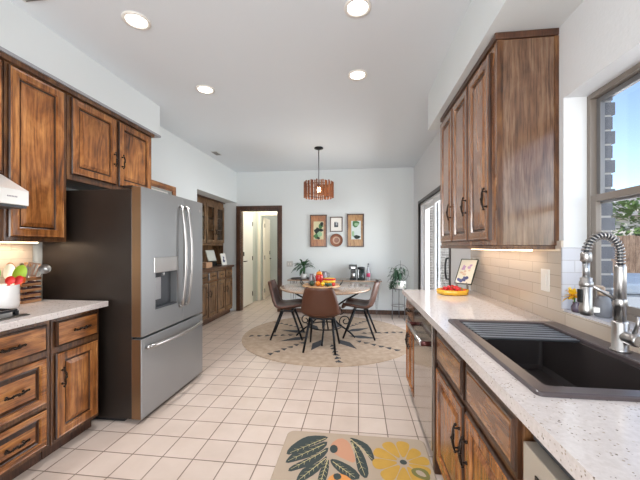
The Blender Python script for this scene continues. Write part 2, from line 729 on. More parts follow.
mb = casing('', 0, 'x', ox0, ox1, oz, YB, -1)
mb.box(ox0, ox0 + .018, YB, YB + W, 0, oz).box(ox1 - .018, ox1, YB, YB + W, 0, oz).box(ox0, ox1, YB, YB + W, oz - .018, oz)
struct(mb.build('trim_hall_door', 'casing', bevel=.003))
mb = casing('', 0, 'y', DY0, DY1, 2.08, XL, 1, .075)
struct(mb.build('trim_side_door', 'oak_h', bevel=.003))
d3 = struct(B(XL - .09, XL - .045, DY0 + .01, DY1 - .01, .01, 2.07).build('door_1', 'white_door'))
# cream casings inside the hall
mb = casing('', 0, 'x', -2.40, -1.62, 2.10, HY, -1, .07)
mb2 = casing('', 0, 'y', 6.50, 7.16, 2.06, HX0, 1, .06, .015)
mb.v_off = len(mb.v)
for f, m_, s_ in zip(mb2.f, mb2.mi, mb2.sm):
    mb.f.append(tuple(i + mb.v_off for i in f))
    mb.mi.append(m_)
    mb.sm.append(s_)
mb.v += mb2.v
struct(mb.build('trim_hall', 'cream', bevel=.003))


def panel_door(name, mat, o, U, V, N, w, h, hinge_at, knob_at, hinge_mat='bronze'):
    mb = MB()
    o, U, V, N = map(Vector, (o, U, V, N))
    mb.obox(o + U * w / 2 + V * h / 2, U * w / 2, V * h / 2, N * .018)
    d = struct(mb.build(name, mat, bevel=.002))
    for z in (.22, 1.05, 1.85):
        m2 = MB()
        p = o + U * hinge_at + V * z
        m2.obox(p + N * .02, U * .018, V * .05, N * .006)
        m2.build('hinge', hinge_mat, d)
    m2 = MB()
    p = o + U * knob_at + V * 1.0
    m2.tube([p + N * .018, p + N * .06, p + N * .06 + U * (.1 if knob_at < w / 2 else -.1)], .011, 8)
    m2.obox(p + N * .021 + V * .16, U * .022, V * .045, N * .006)
    m2.build('door_handle', 'bronze', d)
    return d


panel_door('door_2', 'white_door', (HX0 + .022, 6.505, .012), (0, 1, 0), (0, 0, 1), (1, 0, 0), .65, 2.03, .63, .06)
dv = Vector((-.05, .66, 0)).normalized()
panel_door('door_3', 'cream', (-2.36, 7.63, .01), dv, (0, 0, 1), (dv.y, -dv.x, 0), .70, 2.05, .03, .64)
# dark wood baseboards
mb = MB()
mb.box(ox1 + .085, XR, YB - .015, YB, 0, .085)
struct(mb.build('baseboard_back', 'casing', bevel=.003))
struct(MB().box(XR - .015, XR, SY1 + .06, YB - .015, 0, .085).build('baseboard_right', 'casing', bevel=.003))

# hall picture
t = thing('framed_picture', 'narrow dark-framed picture on the grey wall deep inside the hallway', 'picture', (-2.27, 9.28, 1.35))
MB().rings((-2.44, 9.295, 1.42), (1, 0, 0), (0, 0, 1), (0, -1, 0), .28, .56, [(0, 0), (0, .02), (.025, .02), (.025, .01)], 0, 1).build('frame', ['casing', simple('faded_print', 'b7b5a5', .7)], t)
lamp('hall_lamp', 'POINT', (-1.9, 6.95, 2.6), (0, 0, 0), 42, (1, .92, .8), .12)
lamp('hall_far_lamp', 'POINT', (-1.9, 8.4, 2.6), (0, 0, 0), 26, (1, .95, .88), .12)

# ------------------------------------------------------------------ sink window (structure, with frame, sashes and panes)
win = struct(B(XR + .002, XR + .11, WY0, WY1, WZ0 - .001, WZ0 + .012).build('window_1', 'splash_x'))
FX0, FX1 = XR + .11, XR + .165
mb = MB()
mb.box(FX0, FX1, WY0, WY0 + .024, WZ0, WZ1).box(FX0, FX1, WY1 - .024, WY1, WZ0, WZ1)
mb.box(FX0, FX1, WY0 + .024, WY1 - .024, WZ0, WZ0 + .04).box(FX0, FX1, WY0 + .024, WY1 - .024, WZ1 - .026, WZ1)
mb.build('window_frame', 'frame_tan', win, bevel=.003)
def sash(z0, z1, x0, x1, mat, wd):
    a, b = WY0 + .0245, WY1 - .0245
    q = MB()
    q.box(x0, x1, a, a + wd, z0, z1).box(x0, x1, b - wd, b, z0, z1)
    q.box(x0, x1, a + wd, b - wd, z0, z0 + wd).box(x0, x1, a + wd, b - wd, z1 - wd, z1)
    so = q.build('sash', mat, win, bevel=.002)
    xm = (x0 + x1) / 2
    MB().box(xm - .002, xm + .002, a + wd, b - wd, z0 + wd, z1 - wd).build('pane', 'glass', so)
sash(1.555, WZ1 - .0265, FX0 + .03, FX0 + .052, 'frame_grey', .026)
sash(WZ0 + .041, 1.60, FX0 + .004, FX0 + .027, 'frame_tan', .034)
# tiled returns on the window reveal up to the tile line
mb = MB().box(XR - .012, XR + .108, WY1 - .010, WY1, WZ0 + .013, 1.335)
struct(mb.build('trim_window_tile', 'splash_x'))

# ------------------------------------------------------------------ patio slider
sl = struct(B(XR - .012, XR + .03, SY0 - .05, SY0, 0, SZ1 + .05).box(XR - .012, XR + .03, SY1, SY1 + .05, 0, SZ1 + .05).box(XR - .012, XR + .03, SY0, SY1, SZ1, SZ1 + .05).build('door_4', 'frame_dark', bevel=.003))
mb = MB()
mb.box(XR + .03, XR + .13, SY0, SY0 + .03, 0, SZ1).box(XR + .03, XR + .13, SY1 - .03, SY1, 0, SZ1)
mb.box(XR + .03, XR + .13, SY0 + .03, SY1 - .03, SZ1 - .04, SZ1).box(XR + .03, XR + .13, SY0 + .03, SY1 - .03, 0, .04)
mb.build('door_frame', 'vinyl', sl, bevel=.002)
ym = 4.78
def slider(a, b, x0, x1, name):
    q = MB()
    z0, z1, wd = .045, SZ1 - .045, .07
    q.box(x0, x1, a, a + wd, z0, z1).box(x0, x1, b - wd, b, z0, z1).box(x0, x1, a + wd, b - wd, z0, z0 + .1).box(x0, x1, a + wd, b - wd, z1 - .07, z1)
    so = q.build(name, 'vinyl', sl, bevel=.002)
    xm = (x0 + x1) / 2
    MB().box(xm - .003, xm + .003, a + wd, b - wd, z0 + .1, z1 - .07).build('pane', 'glass', so)
    return so
slider(ym - .03, SY1 - .032, XR + .085, XR + .115, 'door_panel')
so = slider(SY0 + .032, ym + .04, XR + .035, XR + .065, 'door_panel')
mb = MB().tube([(XR + .034, SY0 + .07, 1.20), (XR - .02, SY0 + .07, 1.19), (XR - .03, SY0 + .07, 1.12), (XR - .03, SY0 + .07, 1.02), (XR - .02, SY0 + .07, .95), (XR + .034, SY0 + .07, .94)], .013, 8)
mb.build('door_handle', 'black_plastic', so)
MB().box(XR + .066, XR + .084, ym - .02, ym + .03, .05, SZ1 - .05).build('meeting_stile', 'frame_dark', sl)

# ------------------------------------------------------------------ backsplashes
struct(MB().box(XR - .012, XR, 1.79, 3.13, .93, 1.37).box(XR - .012, XR, .0, 1.79, .93, WZ0).build('trim_backsplash_right', 'splash', origin=(XR, 3.13, .93)))
struct(MB().box(XL, XL + .012, .2, 2.14, .93, 1.40).build('trim_backsplash_left', 'splash', origin=(XL, 2.14, .93)))

# ================================================================== CABINETRY
DP = [(0, 0), (0, .010), (.005, .018), (.010, .021), (.016, .0185), (.046, .0185), (.050, .020), (.056, .019), (.059, .006), (.064, .003), (.070, .003), (.073, .007), (.098, .0165), (.101, .0165)]
DRW = [(0, 0), (0, .013), (.012, .02), (.016, .02)]
DRP = [(0, 0), (0, .010), (.005, .018), (.010, .021), (.016, .0185), (.030, .0185), (.034, .020), (.039, .019), (.042, .006), (.048, .003), (.052, .004), (.072, .0165), (.075, .0165)]


def pull(parent, p, N, along, length=.12):
    """curled bronze bar pull"""
    p, N, A = Vector(p), Vector(N), Vector(along)
    S = A.cross(N)
    mb = MB()
    h = length / 2
    pts, rad = [], []
    for i in range(13):
        t = -1 + 2 * i / 12
        pts.append(p + A * h * t + N * (.028 - .010 * abs(t) ** 3) + S * .004 * math.sin(t * 6))
        rad.append(.0035 + .0035 * (1 - t * t))
    mb.tube(pts, rad, 8)
    for sg in (-1, 1):
        mb.tube([p + A * h * .72 * sg, p + A * h * .72 * sg + N * .027], .004, 6)
        mb.ball(p + A * h * sg + N * .018, .0075, 8)
        mb.ball(p + A * h * .72 * sg + N * .002, .008, 8)
        mb.tube([p + A * h * .45 * sg + S * -.009 + N * .026, p + A * h * .55 * sg + N * .03, p + A * h * .45 * sg + S * .009 + N * .026], .003, 6)
    mb.ball(p + N * .03, .010, 8)
    return mb.build('handle', 'bronze', parent)


def front(kind, parent, x, sgn, y0, y1, z0, z1, mat, prof, handle=None, matc=None):
    """a door or drawer front on the plane X=x facing sgn*X"""
    mb = MB()
    N = (sgn, 0, 0)
    seg = [0, 1] + ([8, 9, 10] if len(prof) > 11 else [2, 3] if len(prof) == 7 else [])
    mb.rings((x, y0, z0), (0, 1, 0), (0, 0, 1), N, y1 - y0, z1 - z0, prof, segm=seg)
    o = mb.build(kind, [mat, 'glaze'], parent)
    if handle:
        hy, hz, al = handle
        pull(o, (x + sgn * .0185, hy, hz), N, al)
    return o


V_, H_ = (0, 0, 1), (0, 1, 0)
FL = -1.912       # face of the left base cabinets
GL = 'base cabinets along the left counter'
# --- left drawer bank
t = thing('drawer_cabinet', 'oak base cabinet of three stacked drawers, left of the small door cabinet', 'cabinet', (-2.2, 1.4, 0), GL)
B(XL + .005, FL, .95, 1.735, .09, .888).build('body', 'oak_frame', t, bevel=.002)
B(XL + .05, FL - .06, .95, 1.735, .0, .089).build('toe_kick', 'casing', t)
for z0, z1, pr in ((.70, .862, DRW), (.375, .66, DRP), (.115, .345, DRP)):
    front('drawer', t, FL, 1, 1.02, 1.705, z0, z1, 'oak_h', pr, (1.50 if z0 > .6 else 1.52, (z0 + z1) / 2, H_))
# further drawers towards the camera are outside the frame
t = thing('base_cabinet', 'oak base cabinet with one drawer over one door, standing against the fridge', 'cabinet', (-2.2, 1.93, 0), GL)
B(XL + .005, FL, 1.74, 2.105, .09, .888).build('body', 'oak_frame', t, bevel=.002)
B(XL + .05, FL - .06, 1.74, 2.105, .0, .089).build('toe_kick', 'casing', t)
front('drawer', t, FL, 1, 1.765, 2.082, .70, .862, 'oak_h', DRW, (1.935, .782, H_))
front('door', t, FL, 1, 1.765, 2.082, .115, .66, 'oak_v', DP, (1.80, .50, V_))
# --- left countertop
tag(B(XL + .012, -1.865, .9, 2.145, .89, .93).build('countertop', 'quartz', bevel=.004), 'pale quartz countertop on the left base cabinets beside the fridge', 'countertop')
# --- left uppers
FU = -2.19
GU = 'wall cabinets on the left wall'
t = thing('wall_cabinet', 'oak wall cabinet above the range hood, cut by the frame edge', 'cabinet', (-2.36, 1.3, 1.79), GU)
B(XL, FU, .93, 1.69, 1.79, 2.50).build('body', 'oak_frame', t, bevel=.002)
front('door', t, FU, 1, 1.33, 1.675, 1.80, 2.485, 'oak_v', DP)
front('door', t, FU, 1, .95, 1.30, 1.80, 2.485, 'oak_v', DP)
t = thing('wall_cabinet', 'tall single-door oak wall cabinet between range hood and fridge', 'cabinet', (-2.36, 1.9, 1.385), GU)
B(XL, FU, 1.695, 2.115, 1.372, 2.50).build('body', 'oak_frame', t, bevel=.002)
front('door', t, FU, 1, 1.715, 2.085, 1.40, 2.485, 'oak_v', DP)
t = thing('wall_cabinet', 'short two-door oak wall cabinet above the fridge', 'cabinet', (-2.36, 2.6, 1.85), GU)
B(XL, FU, 2.12, 3.095, 1.85, 2.50).build('body', 'oak_frame', t, bevel=.002)
front('door', t, FU, 1, 2.15, 2.592, 1.895, 2.485, 'oak_v', DP, (2.562, 2.12, V_))
front('door', t, FU, 1, 2.625, 3.065, 1.895, 2.485, 'oak_v', DP, (2.655, 2.12, V_))
# crown strip under the soffit
struct(MB().box(XL + .01, FU + .024, YR + 1, 3.11, 2.501, 2.532, 0).box(XL + .01, FU + .036, YR + 1, 3.205, 2.533, 2.554, 1).build('trim_crown_left', ['oak_frame', simple('crown_grey', 'a3a3a6', .25)]))

# --- right base run
FR = .462
GR = 'base cabinets along the right counter'
t = thing('base_cabinet', 'narrow dark oak end cabinet past the dishwasher, two slim doors under a drawer', 'cabinet', (.76, 2.8, 0), GR)
B(FR, XR - .005, 2.575, 3.03, .09, .888).build('body', 'oak_frame', t, bevel=.002)
B(FR + .07, XR - .05, 2.575, 3.03, 0, .089).build('toe_kick', 'casing', t)
front('drawer', t, FR, -1, 2.60, 3.005, .71, .862, 'oak_bh', DRW, (2.80, .786, H_))
front('door', t, FR, -1, 2.60, 2.798, .115, .67, 'oak_b', [(a * .55, b) for a, b in DP], (2.775, .52, V_))
front('door', t, FR, -1, 2.807, 3.005, .115, .67, 'oak_b', [(a * .55, b) for a, b in DP], (2.83, .52, V_))
t = thing('base_cabinet', 'dark oak sink base cabinet with two false drawer fronts and two doors', 'cabinet', (.76, 1.4, 0), GR)
mb = MB().box(FR, FR + .02, .945, 1.905, .09, .888).box(FR + .02, XR - .005, .945, .965, .09, .888).box(FR + .02, XR - .005, 1.885, 1.905, .09, .888)
mb.box(FR + .02, XR - .005, .965, 1.885, .09, .11).box(XR - .02, XR - .005, .965, 1.885, .11, .888)
mb.build('body', 'oak_frame', t, bevel=.002)
B(FR + .07, XR - .05, .945, 1.905, 0, .089).build('toe_kick', 'casing', t)
front('drawer_front', t, FR, -1, 1.42, 1.875, .675, .855, 'oak_bh', [(0, 0), (0, .012), (.012, .013), (.018, .02), (.028, .018), (.034, .02), (.04, .02)])
front('drawer_front', t, FR, -1, .955, 1.385, .675, .855, 'oak_bh', [(0, 0), (0, .012), (.012, .013), (.018, .02), (.028, .018), (.034, .02), (.04, .02)])
front('door', t, FR, -1, 1.42, 1.875, .115, .645, 'oak_b', DP, (1.452, .49, V_))
front('door', t, FR, -1, .955, 1.385, .115, .645, 'oak_b', DP, (1.355, .49, V_))
t = thing('filler_panel', 'dark vertical filler panel between the dishwasher and the sink cabinet', 'panel', (.76, 1.93, 0))
B(FR - .018, XR - .05, 1.91, 1.955, .0, .888).build('board', 'glaze', t, bevel=.002)

# dishwasher
t = thing('dishwasher', 'stainless steel dishwasher with a towel-bar handle under the right counter', 'dishwasher', (.76, 2.26, 0))
B(FR + .01, XR - .05, 1.96, 2.57, .09, .885).build('body', 'dark_grey', t)
B(FR - .022, FR + .009, 1.965, 2.565, .10, .865).build('door', 'dw_steel', t, bevel=.004)
hb = MB().tube([(FR - .075, 2.0, .735), (FR - .075, 2.53, .735)], .013, 12).build('handle', 'chrome', t)
rbm = simple('red_brown_bracket', '4a1f1c', .35, .5)
for y in (2.01, 2.52):
    MB().tube([(FR - .022, y, .735), (FR - .080, y, .735)], .016, 10).build('handle_bracket', rbm, hb)
B(FR + .07, XR - .06, 1.97, 2.56, 0, .089).build('kick_plate', 'black_plastic', t)

# near appliance (stainless front, black inset)
t = thing('ice_maker', 'stainless built-in appliance with a black grille in the bottom right corner', 'appliance', (.76, .6, 0))
B(FR + .03, XR - .05, .32, .93, .09, .86).build('body', 'black_plastic', t)
B(FR - .012, FR + .029, .32, .925, .10, .805).build('door', simple('satin_cream_steel', 'c9c0b2', .4, .5), t, bevel=.003)
B(FR - .016, FR - .0125, .45, .86, .40, .755).build('grille', 'black_plastic', t)
B(FR + .015, FR + .029, .32, .925, .812, .84).build('control_strip', 'dark_grey', t)

# right countertop with a cut-out for the sink
SX0, SX1, SYa, SYb = .485, 1.035, .92, 1.795
CX0 = .415
q0, q1, q2, q3 = SX0 + .015, SX1 - .012, SYa + .015, SYb - .015
mb = MB()
mb.box(CX0, XR - .013, q3, 3.065, .89, .93).box(CX0, XR - .013, .15, q2, .89, .93)
mb.box(CX0, q0, q2, q3, .89, .93).box(q1, XR - .013, q2, q3, .89, .93)
tag(mb.build('countertop', 'quartz'), 'long speckled white quartz countertop around the black sink', 'countertop')

# sink
t = thing('kitchen_sink', 'black composite drop-in workstation sink under the window', 'sink', (.76, 1.36, .7))
bx0, bx1, by0, by1, zb = .530, .955, .965, 1.760, .71
mb = MB()
def rrect(x0, x1, y0, y1, r, n=5):
    out = []
    for cx, cy, a in ((x1 - r, y1 - r, 0), (x0 + r, y1 - r, 90), (x0 + r, y0 + r, 180), (x1 - r, y0 + r, 270)):
        out += [(cx + r * math.cos(R(a + 90 * i / n)), cy + r * math.sin(R(a + 90 * i / n))) for i in range(n + 1)]
    return out
loops = [(rrect(SX0, SX1, SYa, SYb, .02), .930), (rrect(SX0, SX1, SYa, SYb, .02), .940), (rrect(SX0 + .004, SX1 - .004, SYa + .004, SYb - .004, .018), .943),
         (rrect(bx0, bx1, by0, by1, .015), .943), (rrect(bx0 + .004, bx1 - .004, by0 + .004, by1 - .004, .012), .939), (rrect(bx0 + .004, bx1 - .004, by0 + .004, by1 - .004, .012), .925)]
def loft(mb, loops, m=0, smooth=False):
    n = len(loops[0][0])
    vs = [(x, y, z) for pl, z in loops for x, y in pl]
    fs = [(i * n + k, i * n + (k + 1) % n, (i + 1) * n + (k + 1) % n, (i + 1) * n + k) for i in range(len(loops) - 1) for k in range(n)]
    mb.add(vs, fs, m, smooth)
    return n
loft(mb, loops)
mb.build('rim', 'sink_rim', t)
mb = MB()
lp = [(rrect(bx0 + .004, bx1 - .004, by0 + .004, by1 - .004, .012), .925), (rrect(bx0 + .012, bx1 - .012, by0 + .010, by1 - .010, .012), .924),
      (rrect(bx0 + .014, bx1 - .014, by0 + .012, by1 - .012, .02), zb + .02), (rrect(bx0 + .034, bx1 - .034, by0 + .032, by1 - .032, .02), zb)]
n = loft(mb, lp)
o_ = len(mb.v) - n
mb.f.append(tuple(o_ + k for k in range(n)))
mb.mi.append(0)
mb.sm.append(False)
mb.build('basin', 'sink', t)
MB().lathe([(.045, .712), (.045, .716), (.03, .716), (.028, .712)], (.74, 1.30, 0), 20).build('drain', 'dark_grey', t)
# roll-up rack; alternating rod colours paint in the highlights and shaded gaps
t = thing('drying_rack', 'dark grey roll-up drying rack laid over the far end of the sink', 'rack', (.74, 1.6, .925))
mb = MB()
ny = 15
for i in range(ny):
    y = 1.47 + (1.748 - 1.47) * i / (ny - 1)
    mb.tube([(bx0 + .0135 + (bx1 - bx0 - .027) * k / 8, y + .0012 * math.sin(k * 1.7 + i), .9325) for k in range(9)], .0058, 6, m=i % 2)
for x in (bx0 + .03, bx1 - .03):
    mb.box(x - .008, x + .008, 1.465, 1.752, .9255, .9268)
mb.build('slats', [simple('rods_painted_shade', '2c2d30', .45), simple('rods_painted_highlight', '74777c', .45)], t)

# faucet
t = thing('kitchen_faucet', 'brushed nickel spring pull-down faucet standing behind the sink', 'faucet', (.99, 1.315, .943))
fx, fy = .988, 1.322
MB().lathe([(.031, .943), (.031, .949), (.026, .953), (.0255, 1.05), (.022, 1.056)], (fx, fy, 0), 24).build('base', 'chrome', t)
MB().lathe([(.0185, 1.056), (.0185, 1.262), (.016, 1.268)], (fx, fy, 0), 20).build('column', 'chrome', t)
# spring hose over the arch
hx, hy = fx - .118, fy
arch = [(fx, fy, 1.262), (fx, fy, 1.29)]
cx_, r_ = (fx + hx) / 2, (fx - hx) / 2
for i in range(17):
    a = PI * i / 16
    arch.append((cx_ + r_ * math.cos(a), fy, 1.31 + .072 * math.sin(a)))
hose = MB().tube(arch, .0085, 10).build('hose', 'dark_grey', t)
def along(path, n):
    P = [Vector(p) for p in path]
    L = [0]
    for a, b in zip(P, P[1:]):
        L.append(L[-1] + (b - a).length)
    out = []
    for i in range(n):
        d = L[-1] * i / (n - 1)
        k = max(j for j in range(len(L)) if L[j] <= d + 1e-9)
        k = min(k, len(P) - 2)
        f = (d - L[k]) / (L[k + 1] - L[k])
        out.append((P[k].lerp(P[k + 1], f), (P[k + 1] - P[k]).normalized()))
    return out
turns, per = 21, 10
hel = []
for i, (p, d) in enumerate(along(arch, turns * per + 1)):
    a = Vector((0, 1, 0))
    b = d.cross(a).normalized()
    th = 2 * PI * i / per
    hel.append(p + (a * math.cos(th) + b * math.sin(th)) * .0140)
MB().tube(hel, .0026, 5).build('spring', 'chrome', t)
MB().lathe([(.015, 1.318), (.018, 1.31), (.018, 1.284), (.013, 1.278)], (hx, fy, 0), 18).build('spring_collar', 'chrome', t)
MB().tube([(hx, fy, 1.28), (hx, fy, 1.216)], .0115, 12).build('inner_hose', 'steel', t)
mb = MB().lathe([(.012, 1.222), (.0195, 1.218), (.0195, 1.115), (.022, 1.107), (.022, 1.084), (.017, 1.076), (.010, 1.074)], (hx, fy, 0), 20)
sp = mb.build('spray_head', 'chrome', t)
MB().box(hx - .026, hx - .0175, fy - .009, fy + .009, 1.125, 1.175).build('spray_button', 'black_plastic', sp)
MB().box(hx + .014, hx + .04, fy - .012, fy + .012, 1.088, 1.106).build('spray_lever', 'white_plastic', sp)
mb = MB().tube([(fx, fy, 1.128), (hx + .012, fy, 1.195)], .0062, 8)
mb.lathe([(.0205, 1.113), (.0215, 1.115), (.0215, 1.138), (.0205, 1.14)], (fx, fy, 0), 18)
mb.lathe([(.0195, 1.185), (.0225, 1.187), (.0225, 1.203), (.0195, 1.205)], (hx, fy, 0), 18)
mb.build('holder_arm', 'chrome', t)
mb = MB().lathe([(.02, 0), (.023, .01), (.023, .06), (.019, .068)], (fx + .005, fy - .01, 1.0), 16, axis='y')
hv = mb.build('valve_body', 'chrome', t)
MB().tube([(fx + .005, fy - .05, 1.01), (fx + .012, fy - .062, 1.06), (fx + .012, fy - .064, 1.085)], [.008, .006, .005], 8).build('lever', 'chrome', hv)

# --- right uppers
UX = .757
UZ0, UZ1 = 1.345, 2.475
t = thing('wall_cabinet', 'dark oak wall cabinet with three doors on the right wall over the counter', 'cabinet', (.9, 2.4, UZ0))
UY0, UY1 = 1.842, 2.985
B(UX, XR, UY0, UY1, UZ0, UZ1).build('body', 'oak_d', t, bevel=.002)
MB().box(UX - .001, XR - .001, UY0 - .012, UY0 - .0005, UZ0, UZ1 - .001).build('end_panel', 'oak_end', t, bevel=.002)
MB().box(UX - .0015, UX + .028, UY0 - .016, UY0 - .0125, UZ0, UZ1 - .001).box(XR - .022, XR - .001, UY0 - .016, UY0 - .0125, UZ0, UZ1 - .001).build('end_stile', 'oak_frame', t)
MB().box(UX - .012, XR, UY0 - .002, UY1, UZ0 - .022, UZ0 - .001).build('light_rail', 'oak_frame', t)
w3 = (UY1 - UY0 - .07) / 3
for i in range(3):
    a = UY0 + .045 + i * w3
    front('door', t, UX, -1, a + .008, a + w3 - .008, UZ0 + .03, UZ1 - .03, 'oak_d', DP, (a + (.035 if i != 1 else .035), UZ0 + .27, V_))
mb = MB().box(UX - .012, XR - .001, UY0 - .02, UY1 + .004, UZ1 + .001, UZ1 + .038)
struct(mb.build('trim_crown_right', 'casing', bevel=.004))
t = thing('cabinet_light', 'slim warm light bar under the right wall cabinet', 'light', (.98, 2.4, 1.31))
B(.97, 1.0, 1.95, 2.85, 1.312, 1.322).build('diffuser', 'led', t)
lamp('under_cabinet_glow', 'AREA', (.985, 2.4, 1.309), (0, 0, 0), .62, (1, .9, .8), .03, .9)
t = thing('cabinet_light', 'slim warm light bar under the left wall cabinet above the crock', 'light', (-2.4, 1.9, 1.37))
B(-2.42, -2.39, 1.74, 2.08, 1.363, 1.371).build('diffuser', 'led', t)
lamp('left_cabinet_glow', 'AREA', (-2.405, 1.91, 1.361), (0, 0, 0), 1.5, (1, .82, .62), .03, .34)

# ================================================================== FRIDGE
t = thing('refrigerator', 'stainless French-door refrigerator with water dispenser between the oak cabinets', 'refrigerator', (-2.08, 2.63, 0))
RY0, RY1, RXF = 2.172, 3.100, -1.617
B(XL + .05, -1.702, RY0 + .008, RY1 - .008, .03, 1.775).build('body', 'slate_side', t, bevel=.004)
B(XL + .1, -1.78, RY0 + .03, RY1 - .03, 0, .029).build('base_grille', 'black_plastic', t)
MB().box(-1.78, -1.70, RY0 + .012, RY0 + .06, 1.791, 1.803).build('hinge_cover', 'black_plastic', t)
MB().box(-1.78, -1.70, RY1 - .06, RY1 - .012, 1.791, 1.803).build('hinge_cover', 'black_plastic', t)
ymid = 2.728
def fr_door(name, y0, y1, z0, z1, hole=None):
    mb = MB()
    xb = -1.695
    if hole:
        a0, a1, h0, h1 = hole
        mb.box(xb, RXF, y0, a0, z0, z1).box(xb, RXF, a1, y1, z0, z1).box(xb, RXF, a0, a1, z0, h0).box(xb, RXF, a0, a1, h1, z1)
        mb.box(xb, RXF - .06, a0, a1, h0, h1, 1)
    else:
        mb.box(xb, RXF, y0, y1, z0, z1)
    o = mb.build(name, ['slate', 'dark_grey'], t, bevel=0 if hole else .004)
    return o
HO = (2.335, 2.632, .83, 1.125)
dl = fr_door('door', RY0, ymid - .003, .655, 1.79, HO)
dr = fr_door('door', ymid + .003, RY1, .655, 1.79)
dz = fr_door('freezer_drawer', RY0, RY1, .035, .638)
for d, z0, z1 in ((dl, .655, 1.79), (dz, .035, .638)):
    MB().box(-1.695, RXF - .006, RY0 - .003, RY0 - .0005, z0 + .002, z1 - .002).build('door_edge', 'door_edge', d)
MB().box(RXF - .058, RXF + .008, HO[0] - .02, HO[1] + .012, 1.126, 1.25).build('dispenser_panel', 'chrome', dl, bevel=.004)
MB().box(RXF - .055, RXF - .0, HO[0] + .002, HO[1] - .002, .832, .845).build('dispenser_tray', 'dark_grey', dl)
MB().box(RXF - .055, RXF - .04, HO[0] + .05, HO[0] + .13, .90, 1.08).build('dispenser_paddle', 'steel', dl)
MB().tube([(RXF - .03, 2.48, 1.125), (RXF - .03, 2.48, 1.095)], .012, 10).build('dispenser_nozzle', 'steel', dl)
def bow(y, z0, z1, d):
    pts, n = [], 14
    for i in range(n + 1):
        u = i / n
        pts.append((RXF + .022 + .04 * math.sin(PI * u) ** .8, y + d * math.sin(PI * u) * .0, z0 + (z1 - z0) * u))
    mb = MB().tube(pts, .0135, 10)
    for z in (z0, z1):
        mb.tube([(RXF, y, z), (RXF + .028, y, z)], .014, 10)
    return mb
bow(ymid - .048, .80, 1.70, 0).build('handle', 'chrome', dl)
bow(ymid + .048, .80, 1.70, 0).build('handle', 'chrome', dr)
pts = []
for i in range(15):
    u = i / 14
    pts.append((RXF + .022 + .04 * math.sin(PI * u) ** .8, RY0 + .06 + (RY1 - RY0 - .12) * u, .565))
mb = MB().tube(pts, .0135, 10)
for y in (RY0 + .06, RY1 - .06):
    mb.tube([(RXF, y, .565), (RXF + .028, y, .565)], .015, 10)
mb.build('handle', 'chrome', dz)
MB().lathe([(.016, 0), (.016, .002)], (RXF, RY1 - .06, 1.70), 18, axis='x').build('badge', 'chrome', dr)

# ================================================================== RANGE HOOD, COOKTOP, LEFT COUNTER ITEMS
t = thing('range_hood', 'white satin metal range hood at the left edge under the wall cabinet', 'hood', (-2.26, 1.3, 1.575))
hxF = -2.0
mb = MB().prism([(XL, 1.585), (hxF, 1.585), (hxF, 1.675), (hxF - .19, 1.785), (XL, 1.785)], .93, 1.685, 0, 'y')
mb.build('canopy', 'hood_white', t, bevel=.003)
B(XL + .02, hxF - .01, .94, 1.68, 1.570, 1.584).build('filter', 'dark_grey', t)
mb = MB()
for i in range(7):
    mb.box(hxF + .0002, hxF + .0012, 1.565 + i * .008, 1.570 + i * .008, 1.628, 1.636)
mb.build('badge', 'grey_c', t)

t = thing('cooktop', 'black gas cooktop with cast iron grate on the left counter', 'cooktop', (-2.2, 1.3, .93))
B(-2.42, -1.955, .95, 1.64, .9305, .94).build('glass', 'black_plastic', t, bevel=.002)
MB().tube([(-1.95, .95, .934), (-1.95, 1.645, .934), (-2.42, 1.645, .934)], .004, 8).build('trim_edge', 'chrome', t)
mb = MB()
for y0 in (.99, 1.32):
    y1 = y0 + .29
    for x in (-2.38, -2.19, -2.00):
        mb.box(x - .006, x + .006, y0, y1, .958, .972)
    for y in (y0, (y0 + y1) / 2, y1):
        mb.box(-2.386, -1.994, y - .006, y + .006, .958, .972)
    for x in (-2.38, -2.00):
        for y in (y0, y1):
            mb.box(x - .01, x + .01, y - .01, y + .01, .9405, .962)
mb.build('grate', 'black_metal', t)
for y in (1.135, 1.465):
    for x in (-2.29, -2.10):
        MB().lathe([(.04, .9405), (.04, .95), (.028, .956)], (x, y, 0), 16).build('burner', 'black_metal', t)

# crock and basket
ckx, cky = -2.335, 1.79
t = thing('utensil_crock', 'plain white ceramic utensil crock on the left counter by the cooktop', 'crock', (ckx, cky, .93))
mb = MB().lathe([(.055, .931), (.088, .933), (.092, .96), (.092, 1.082), (.089, 1.085), (.086, 1.082), (.085, .945), (.01, .943)], (ckx, cky, 0), 32)
mb.build('pot', 'white_ceramic', t)
bkx0, bkx1, bky0, bky1 = -2.50, -2.362, 1.945, 2.075
t = thing('utensil_basket', 'square utensil holder of horizontal dark and tan wooden strips behind the white crock', 'basket', ((bkx0 + bkx1) / 2, 2.0, .93))
mb = MB()
for i in range(9):
    z = .932 + i * .02
    m = i % 2
    e = .002 if m == 0 else 0
    for (a, b, c, d) in ((bkx0 - e, bkx1 + e, bky0 - e, bky0 + .008), (bkx0 - e, bkx1 + e, bky1 - .008, bky1 + e), (bkx0 - e, bkx0 + .008, bky0 + .008, bky1 - .008), (bkx1 - .008, bkx1 + e, bky0 + .008, bky1 - .008)):
        mb.box(a, b, c, d, z, z + (.0105 if m else .0195), 1 if m else 0)
mb.box(bkx0 + .008, bkx1 - .008, bky0 + .008, bky1 - .008, .932, .938, 1)
mb.build('slats', [wood('basket_tan', 1, '8a5a38', 'b5835a', 'd0a27c', .6), simple('basket_dark', '4b3335', .6)], t)
GUt = 'kitchen utensils in the crock and the basket'


def stick(mb, p0, p1, r, m=0):
    mb.tube([p0, p1], r, 8, m=m)


